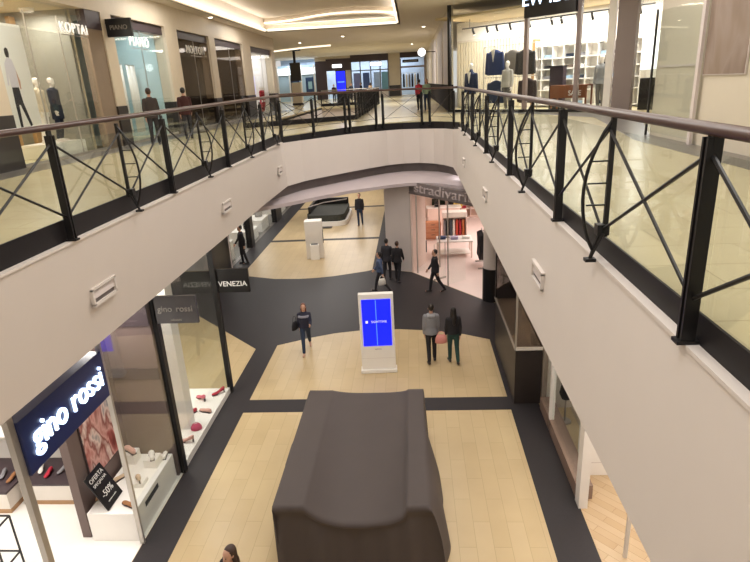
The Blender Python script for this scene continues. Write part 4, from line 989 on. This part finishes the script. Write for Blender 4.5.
for z in (1.58, 3.04): MB().tube([(-1.6, 0, z), (1.6, 0, z)], .02).build('rail_bar', m_steel, hr)
for x in (-1.6, 1.6): MB().tube([(x, 0, 0), (x, 0, 3.04)], .025).build('upright', m_steel, hr)
b = thing('mannequin_bust', 'navy suited bust on a stand at the left of the suit shop window', 'mannequin', W(.55, 1.06, .015), ROT)
mbb = MB(); mbb.ell([(0, 0, .8, .3, .17), (0, 0, 1.2, .27, .16), (0, 0, 1.6, .33, .18), (0, 0, 1.82, .3, .14), (0, 0, 1.92, .12, .1), (0, 0, 2.05, .07, .07)])
for sd in (1, -1): mbb.cap((sd*.32, 0, 1.78), (sd*.4, 0, .95), .09, .07)
remesh(mbb, 'suit_jacket', cloth('suit_navy', '#2b3350'), .03, b); o = MB().prism([(-.1, 1.9), (.1, 1.9), (0, 1.35)], 0, .03).build('shirt_front', c_wht, b); o.rotation_euler = (PI/2, 0, 0); o.location = (0, -.17, 0)
MB().ball((0, 0, 2.2), .1, .1, .16).build('head', m_man, b, smooth=True); MB().tube([(0, 0, .02), (0, 0, .85)], .03).build('stand', m_steel, b); MB().ell([(0, 0, 0, .2, .2), (0, 0, .03, .2, .2)], 16).build('base', m_steel, b)
def wm(label, s_, d_, top, H=2.2):
    x, y, z = W(s_, d_, .015); return mann(label, x, y, z, PI+ROT, top, cloth('mid_grey', '#77736f'), H=H, coat=.84)
wm('silver mannequin in a light grey jacket beside the window mullion', 3.2, .55, cloth('silver', '#b3aea8'), 2.3)
wm('silver mannequin in a grey jacket and tie beside the white frame', 7.75, 1.0, cloth('silver2', '#8f9092'), 2.25)
# shelving at the back with folded clothes
su = thing('grid_shelving', 'white grid shelving on the back wall of the suit shop', 'shelf', W(5.6, 3.3, .015), ROT)
for z in (.1, .8, 1.3, 1.8, 2.3, 2.9): MB().box(-2.6, 2.9, -.2, .25, z, z+.05).build('shelf', m_white, su)
for x in (-2.6, -2.2, -1.6, -1.0, -.4, .2, .8, 1.4, 2.0, 2.6, 2.85): MB().box(x-.02, x+.02, -.2, .25, .1, 3.2).build('divider', m_white, su)
MB().box(-2.75, -2.6, -.25, .25, 0, 3.3).build('side_frame', mat('pale_oak', '#c09a68', .5), su)
fc = [('navy', c_nav), ('white', c_wht), ('grey', c_grey), ('black', c_blk), ('sky blue', cloth('sky', '#9db6cc')), ('taupe', cloth('taupe', '#7d6f63'))]
rw = ['bottom', 'second lowest', 'middle', 'second highest', 'top']; cw = ['left end', 'left of middle', 'middle', 'right of middle', 'right end']
for j, z in enumerate((.17, .87, 1.37, 1.87, 2.37)):
    for i in range(5):
        n, m = fc[(i*2+j) % 6]; x, y, zz = W((3.7, 4.9, 5.5, 6.7, 7.3)[i], 3.3, z)
        q = pile('%s folded clothes on the %s shelf of the suit shop, %s' % (n, rw[j], cw[i]), (x, y, zz), m, .42, .3, 5); q.rotation_euler = (0, 0, ROT); tag(q, group='folded clothes on the grid shelving')
tb = table('display_table', 'orange brown wooden table in the suit shop window', W(6.5, .8, .015), 1.8, .6, 1.1, m_owood, m_owood, ROT)
text('SALE', 'painted_word', m_letpaint, .3, tb, (.35, -.335, .75), RX, .005); MB().box(-.88, .88, -.33, -.3, .55, 1.05).build('front_board', m_owood, tb)
tr_ = thing('trouser_rack', 'rack of dark purple trousers beside the wooden table', 'rack', W(5.2, 1.75, .015), ROT); MB().box(-.35, .35, -.2, .2, 1.9, 1.95).build('top_bar', m_black, tr_); MB().box(-.35, .35, -.15, .15, .3, 1.9).build('hanging_trousers', cloth('plum', '#3a2c34'), tr_); MB().box(-.3, .3, -.2, .2, 0, .3).build('base', m_black, tr_)
wp = thing('light_panel', 'glowing white display panel at the right of the suit shop', 'panel', W(9.6, 2.6, 1.55), ROT); MB().box(-.95, .95, 0, .08, 0, 1.6).build('panel_frame', m_white, wp); MB().box(-.9, .9, -.01, 0, .05, 1.55).build('lit_face', emit_mat('white_panel', '#ffffff', 1.3), wp); MB().box(-.05, .05, .03, .08, -1.53, 0).build('stand', m_white, wp)
sf = thing('black_counter', 'black counter below the glowing white panel', 'counter', W(9.95, 1.5, .015), ROT); MB().box(-.55, .15, -.4, .4, 0, 1.25).build('tall_block', m_black, sf, bevel=.02); MB().box(.15, .7, -.4, .4, 0, .95).build('low_block', m_black, sf, bevel=.02)

# right wall near the viewer
struct('wall_right_upper', MB().box(6.1, 6.4, -4, 15.5, ZF, ZC).box(6.4, 14, 15.3, 15.5, ZF, ZC), mat('wall_cream_right', '#cfc5b4', .55, var=.04, scale=2))
struct('wall_right_far', MB().box(2.0, 2.2, 31.5, 76, ZF+1.35, ZC), m_col); struct('baseboard_right', MB().box(1.97, 2.2, 31.5, 76, ZF, ZF+1.35), mat('matt_dark_stone', '#2e2826', .9, var=.2, scale=5, spec=.08))
for i, (a, b) in enumerate(((32.2, 36), (38, 44), (47, 56))):
    struct('trim_%d' % (17+i), MB().box(1.95, 2.0, a, b, ZF+1.36, ZC-.5), m_greycol)
w = sempty('window_13', (6.0, 14.3, ZF)); MB().box(-.006, .006, -1.15, 1.2, .1, 2.9).build('pane', m_glass, w); MB().box(-.02, .02, 1.18, 1.24, 0, 2.95).build('frame_post', m_black, w); MB().box(-.03, .03, -1.28, -1.15, 0, 5).build('frame_post', m_greycol, w)
struct('trim_20', MB().box(6.07, 6.1, 13.3, 15.45, 7.62, 7.66), m_greycol)
pt = thing('wall_poster', 'brown photo poster on the cream wall at the right', 'poster', (6.09, 12.25, 7.42)); MB().box(-.03, 0, -.85, .75, 0, 1.9).build('poster_board', m_greycol, pt); MB().box(-.036, -.03, -.83, .73, .02, 1.88).build('print', poster_mat('poster_brown', ['#7a675a', '#8a7768', '#96857a', '#7d6a5e', '#8d7c6e'], 1.1), pt)

# ------------------------------------------------------------------ far end of the upper level
YF = 76
struct('baseboard_back', MB().box(-2.78, -1.27, YF-.06, YF, ZF, ZF+1.3).box(-8.22, -7.48, YF-.06, YF, ZF, ZF+1.3), m_marble)
struct('wall_back_upper', MB().box(-30, -17, YF, YF+.3, ZF, ZC).box(-12, -10.6, YF, YF+.3, ZF, ZC).box(-8.2, -7.5, YF, YF+.3, ZF, ZC).box(-2.75, -1.3, YF, YF+.3, ZF, ZC).box(1.8, 3, YF, YF+.3, ZF, ZC).box(-10.6, -8.2, YF, YF+.3, 10.4, ZC), m_col)
struct('trim_21', MB().box(-12.0, -10.6, YF-.05, YF, ZF, 10.6).box(-10.6, -7.5, YF-.1, YF, 9.4, 10.8), m_brown2)
struct('trim_22', MB().box(-7.5, -2.75, YF-.1, YF+.2, 10.3, ZC).box(-1.3, 1.8, YF-.1, YF+.2, 10.5, ZC), m_brown2)
struct('wall_far_interiors', MB().box(-17.2, 2, YF+4, YF+4.1, ZF, ZC), mat('far_interior', '#a9bcd6', .6, var=.4, scale=.7))
struct('wall_blue_shop', MB().box(-17, -12, YF+.4, YF+.5, ZF, 10.3), mat('blue_interior', '#b9d2e4', .6, var=.1, scale=.6))
for x0, x1, lb, m in ((-15.4, -14.2, 'dark blue window poster in the far pale blue shop', mat('blue_poster', '#20304e', .5)), (-13.4, -12.4, 'navy window poster beside the brown wall far away', mat('blue_poster2', '#2a4266', .5))):
    q = thing('window_poster', lb, 'poster', ((x0+x1)/2, YF+.3, ZF+.9)); MB().box(-(x1-x0)/2, (x1-x0)/2, 0, .04, 0, 1.9).build('poster_board', m, q); MB().box(-.2, .3, -.01, 0, .5, 1.4).build('print', m_bluecy, q)
m_mull = mat('grey_mullion', '#6f7077', .5)
w = sempty('window_14', (-5.1, YF-.12, ZF))
for x in (-2.35, -1.2, .1, 1.3, 2.3): MB().box(x-.07, x+.07, -.06, .06, 0, 4.3).build('frame_post', m_mull, w)
MB().box(-2.35, 2.35, -.05, .05, 3.2, 3.32).build('transom', m_mull, w); MB().box(-2.35, 2.35, -.05, .05, 0, .9).build('parapet', m_greycol, w)
w = sempty('window_15', (.25, YF-.12, ZF))
for x in (-1.5, 1.5): MB().box(x-.07, x+.07, -.06, .06, 0, 4.4).build('frame_post', m_pil, w)
MB().box(-1.5, 1.5, -.05, .05, 3.3, 3.5).build('transom', m_pil, w)
w = sempty('window_16', (-14.5, YF+.1, ZF))
for x in (-2.4, -.9, .6, 2.3): MB().box(x-.08, x+.08, -.06, .06, 0, 4.3).build('frame_post', m_white, w)
for x0, lb, c in ((-6.9, 'violet grey display panel in the wide far shopfront, left', '#6a6f96'), (-5.7, 'dark blue display panel in the wide far shopfront, middle', '#3f5482'), (-4.3, 'pale blue display panel in the wide far shopfront, right of middle', '#9db4d2'), (-3.3, 'teal display panel in the wide far shopfront, right end', '#5f8a97')):
    q = thing('window_display', lb, 'panel', (x0, YF+1.2, ZF+.005)); MB().box(-.42, .42, 0, .08, 0, 3.0).build('panel_board', mat('panel_'+c[1:], c, .5, var=.25, scale=1.5), q); MB().box(-.45, .45, -.2, .25, 0, .06).build('foot', m_white, q)
q = thing('shop_sign', 'white lit sign band over the far pale blue shop', 'sign', (-14.5, YF+.2, 9.2)); MB().box(-2.4, 2.4, 0, .1, 0, .75).build('lit_face', emit_mat('sign_bluewhite', '#e8f4ff', 1.6), q); MB().box(-2.45, 2.45, .1, .15, -.05, .8).build('sign_body', m_white, q)
q = thing('shop_sign', 'small white lit sign on the dark header above the blue screen', 'sign', (-9.2, YF-.25, 9.75)); MB().box(-.6, .6, 0, .1, 0, .4).build('lit_face', emit_mat('sign_white', '#ffffff', 2), q); MB().box(-.65, .65, .1, .14, -.05, .45).build('sign_body', m_black, q)
q = thing('shop_sign', 'pale lit sign in the wide far shopfront', 'sign', (-4.3, YF-.2, 9.75)); MB().box(-.7, .7, 0, .1, 0, .4).build('lit_face', emit_mat('sign_white', '#ffffff', 2), q); MB().box(-.75, .75, .1, .14, -.05, .45).build('sign_body', m_black, q)
q = thing('shop_sign', 'black board sign over the farthest clothes rack', 'sign', (0, YF-.2, 9.9)); MB().box(-1.0, 1.0, 0, .1, 0, .35).build('sign_body', m_black, q); MB().box(-.8, .8, -.01, 0, .1, .2).build('lettering_strip', m_letdim, q)
for i in range(6):
    garment(['black coat on the farthest rack, left end', 'white coat on the farthest rack beside the black one', 'grey coat on the farthest rack, third', 'black coat in the middle of the farthest rack', 'white coat on the farthest rack, second from its right end', 'slate coat on the farthest rack, right end'][i], (-.9+i*.36, YF+1.0, ZF+2.6), [c_blk, c_wht, c_grey, c_blk, c_wht, c_nav][i], PI/2, .5, 1.6, 'coats on the farthest rack', .12)
q = thing('clothes_rack', 'long rack of coats in the farthest shop', 'rack', (0, YF+1.0, ZF+.005)); MB().tube([(-1.2, 0, .0), (-1.2, 0, 2.7), (1.2, 0, 2.7), (1.2, 0, .0)], .03).build('frame', m_steel, q); MB().box(-1.2, 1.2, -.3, .3, 0, .08).build('base', m_white, q)
q = thing('digital_totem', 'tall far totem with a glowing blue screen', 'kiosk', (-6.1, 52.5, ZF+.005)); MB().box(-.45, .45, 0, .15, 0, 2.85).build('housing', m_black, q); o = MB().box(-.38, .38, -.01, 0, 1.1, 2.78).build('screen', m_blue, q); MB().box(-.3, .3, -.015, -.01, 1.85, 1.95).build('caption', m_bluel, o)
q = thing('hanging_banner', 'dark banner hanging from a ceiling bracket far away', 'banner', (-11.1, 58, 8.25)); MB().box(-.5, .5, -.1, .1, 0, 1.65).build('banner_panel', mat('dark_banner', '#33302c', .6), q); MB().box(-.12, .12, -.06, .06, 1.65, 2.7).build('drop_rod', m_black, q); MB().box(-.6, .6, -.3, .3, 2.7, 2.84).build('ceiling_plate', m_black, q)
q = thing('stone_pedestal', 'cream block pedestal under the hanging banner', 'pedestal', (-11.1, 58, ZF+.005)); MB().box(-.45, .45, -.3, .3, 0, 2.1).build('body', m_col, q, bevel=.02); MB().box(-.5, .5, -.35, .35, 0, .2).build('plinth', m_marble, q)
q = thing('round_sign', 'round white lit sign on the far right wall', 'sign', (.9, 48, 9.75)); MB().loft([[(.3*math.cos(2*PI*i/24), y, .3*math.sin(2*PI*i/24)) for i in range(24)] for y in (0, .12)]).build('lit_disc', emit_mat('sign_white', '#ffffff', 2), q); MB().bar((.28, .06, 0), (1.08, .06, 0), .06).build('bracket', m_black, q)

# ------------------------------------------------------------------ ceiling with its coffer
def ceiling():
    mb = MB(); X0, X1, Y0, Y1 = -9.3, -.65, 4, 39.5
    for a, b, c, d in ((-30, X0, -6, 80), (X1, 16, -6, 80), (X0, X1, -6, Y0), (X0, X1, Y1, 80)): mb.box(a, b, c, d, ZC, ZC+.08)
    return mb
struct('ceiling', ceiling(), m_ceil)
cv = [(-9.25, 39.35), (-8.4, 39.2), (-7.4, 38.7), (-6.4, 37.9), (-5.5, 37.1), (-4.63, 36.6), (-3.2, 36.4), (-1.9, 36.9), (-.65, 38.2)]
mb = MB().box(-9.4, -9.3, 4, 39.6, ZC, 11.95).box(-.65, -.55, 4, 39.6, ZC, 11.95).box(-9.4, -.55, 39.5, 39.6, ZC, 11.95).box(-9.4, -.55, 3.9, 4, ZC, 11.95)
mb.prism(cv+[(-.65, 39.55), (-9.25, 39.55)], 11.5, 11.56)
mb.box(-9.4, -.55, 4, 39.5, 11.9, 11.98)
struct('ceiling_coffer', mb, m_ceil)
fascia('trim_23', [(x, y, 11.9) for x, y in cv], [(x, y, 11.56) for x, y in cv], m_ceil, .04)
def cove(label, pts, r=.05):
    c = thing('cove_light', label, 'lamp', pts[0]); P = [tuple(Vector(p)-Vector(pts[0])) for p in pts]
    MB().tube(P, r, 8).build('light_strip', m_cove, c); return c
cove('glowing cove strip along the left edge of the ceiling coffer', [(-9.22, 14, ZC+.1), (-9.22, 39.3, ZC+.1)], .07)
cove('glowing cove strip along the far edge of the ceiling coffer', [(-9.1, 39.4, ZC+.1), (-.8, 39.4, ZC+.1)], .07)
cove('glowing cove strip along the right edge of the ceiling coffer', [(-.75, 39.3, ZC+.1), (-.75, 14, ZC+.1)], .05)
cove('curved glowing cove strip inside the ceiling coffer', [(x, y-.08, 11.62) for x, y in cv], .05)
cove('short glowing cove strip in the far ceiling', [(-13.2, 58, ZC-.1), (-9.5, 55, ZC-.1), (-7, 54, ZC-.1)], .06)
for i, (x, y) in enumerate(((.95, 42), (.2, 60), (-9.7, 30), (-5.0, 46), (-9, 50))):
    d_ = thing('ceiling_downlight', ['round downlight in the ceiling before the far right wall', 'round downlight in the ceiling near the farthest shop', 'round downlight in the ceiling over the left shops', 'round downlight in the ceiling behind the coffer', 'round downlight in the ceiling by the hanging banner'][i], 'lamp', (x, y, ZC-.03))
    MB().ell([(0, 0, 0, .14, .14), (0, 0, .03, .16, .16)], 20).build('rim', m_white, d_); MB().ell([(0, 0, -.012, .1, .1), (0, 0, -.002, .1, .1)], 20).build('lamp_lens', m_lamp, d_)

# ------------------------------------------------------------------ light
area((-9.05, 26, ZC+.12), .12, 25, 95, (1, .95, .87), (0, PI-.5, 0)); area((-.9, 26, ZC+.12), .12, 25, 95, (1, .95, .87), (0, PI+.5, 0))
area((-5, 39.2, ZC+.1), 8, .12, 30, (1, .95, .87), (PI+.3, 0, 0))
warm = (1, .965, .92)
for y in (3, 9, 15, 21): area((-.6, y, 11.0), 4, 2.5, 255, warm)  # ceiling lights added for ambience over opening and walkways, no fixtures
for y in (5, 14, 23, 34): area((-8.7, y, 11.05), 1.0, 3, 120, warm)
for y in (5, 13, 24): area((4.0, y, 10.9), 1.6, 3, 110, warm)
area((-3, 48, 10.9), 6, 4, 500, warm); area((-5, 64, 10.9), 10, 6, 600, warm)
# under the slab: shop and corridor lamps, plus a fill light in the glass bay
area((-8.5, 6.5, 4.1), 4, 5, 270, (1, .97, .93))
area((-5.75, 11.6, 4.1), .8, 2.4, 110, (1, .97, .92))
area((-5.6, 8.8, 4.1), .7, 1.4, 60, (1, .95, .9))
area((-8, 12, 4.1), 2, 2, 130, (1, .97, .9))
area((-10, 18, 4.1), 6, 5, 120, warm)
area((-5, 29, 3.65), 4, 3, 130, warm); area((-4.5, 24.6, 3.65), 4, 2, 90, warm); area((-4.5, 20.8, 3.65), 2.5, 1, 50, warm); area((-5, 40, 4.1), 4, 8, 300, warm)
area((-10.3, 31, 4.1), 2, 12, 300, (1, .98, .96))
area((4.2, 26.2, 4.1), 5, 7, 480, (1, .92, .89))
area((4.8, 6.5, 4.1), 3, 5, 230, (1, .95, .9)); area((4.0, 11, 4.1), 1.2, 2, 130, (1, .97, .93))
area((3.9, 16, 4.1), 1, 4, 40, warm); area((2.66, 14.1, 4.0), .4, 2.6, 55, warm)  # last one is a fill light added to brighten the glass bay
# upper shops
for (a, b), pw, c in zip(bays, (150, 60, 60, 90, 150), ((1, .93, .8), (.88, .97, 1), warm, warm, (1, .97, .97))): [area((-11.3, a+(b-a)*t, 10.12), .28, .28, pw/3, c) for t in (.2, .5, .8)]
for a, b in bays:
    for t in (.2, .5, .8):
        q = thing('shop_spotlight', 'small round ceiling spotlight inside the upper left shops', 'lamp', (-11.3, a+(b-a)*t, 10.14), 0, 'spotlights in the upper left shops')
        MB().ell([(0, 0, 0, .2, .2), (0, 0, .1, .22, .22)], 16).build('housing', m_white, q)
x, y, z = W(4.6, 1.9, 4.42); area((x, y, z), 10.5, 2.2, 820, (1, .97, .92), (0, 0, ROT))
area((-7.5, 78, 10.8), 17, 3, 750, (.92, .96, 1)); area((-14.5, 75.2, 10.9), 4, 1, 120, (.85, .94, 1))
wd = bpy.data.worlds.new('mall_air'); sc.world = wd; wd.use_nodes = True
wd.node_tree.nodes['Background'].inputs[0].default_value = (1, .96, .92, 1); wd.node_tree.nodes['Background'].inputs[1].default_value = .68

# ------------------------------------------------------------------ camera
f_px, pit, yaw, rol = 568.8756, .3332, -.0773, -.0538
F = Vector((math.sin(yaw)*math.cos(pit), math.cos(yaw)*math.cos(pit), -math.sin(pit)))
R0 = Vector((math.cos(yaw), -math.sin(yaw), 0)); U0 = R0.cross(F)
R_ = math.cos(rol)*R0+math.sin(rol)*U0; U_ = -math.sin(rol)*R0+math.cos(rol)*U0
cam = bpy.data.cameras.new('camera'); co = bpy.data.objects.new('camera', cam); COL.objects.link(co)
co.matrix_world = Matrix(((R_.x, U_.x, -F.x, 0), (R_.y, U_.y, -F.y, 0), (R_.z, U_.z, -F.z, EYE), (0, 0, 0, 1)))
cam.sensor_width = 36; cam.sensor_fit = 'HORIZONTAL'; cam.lens = f_px*36/750; cam.clip_end = 300; cam.clip_start = .05
sc.camera = co
sc.view_settings.view_transform = 'Standard'; sc.view_settings.look = 'None'; sc.view_settings.gamma = 1; sc.view_settings.use_curve_mapping = False
sc.view_settings.exposure = 0
sc.cycles.use_denoising = True; sc.cycles.max_bounces = 6; sc.cycles.transparent_max_bounces = 20; sc.cycles.caustics_reflective = False; sc.cycles.caustics_refractive = False
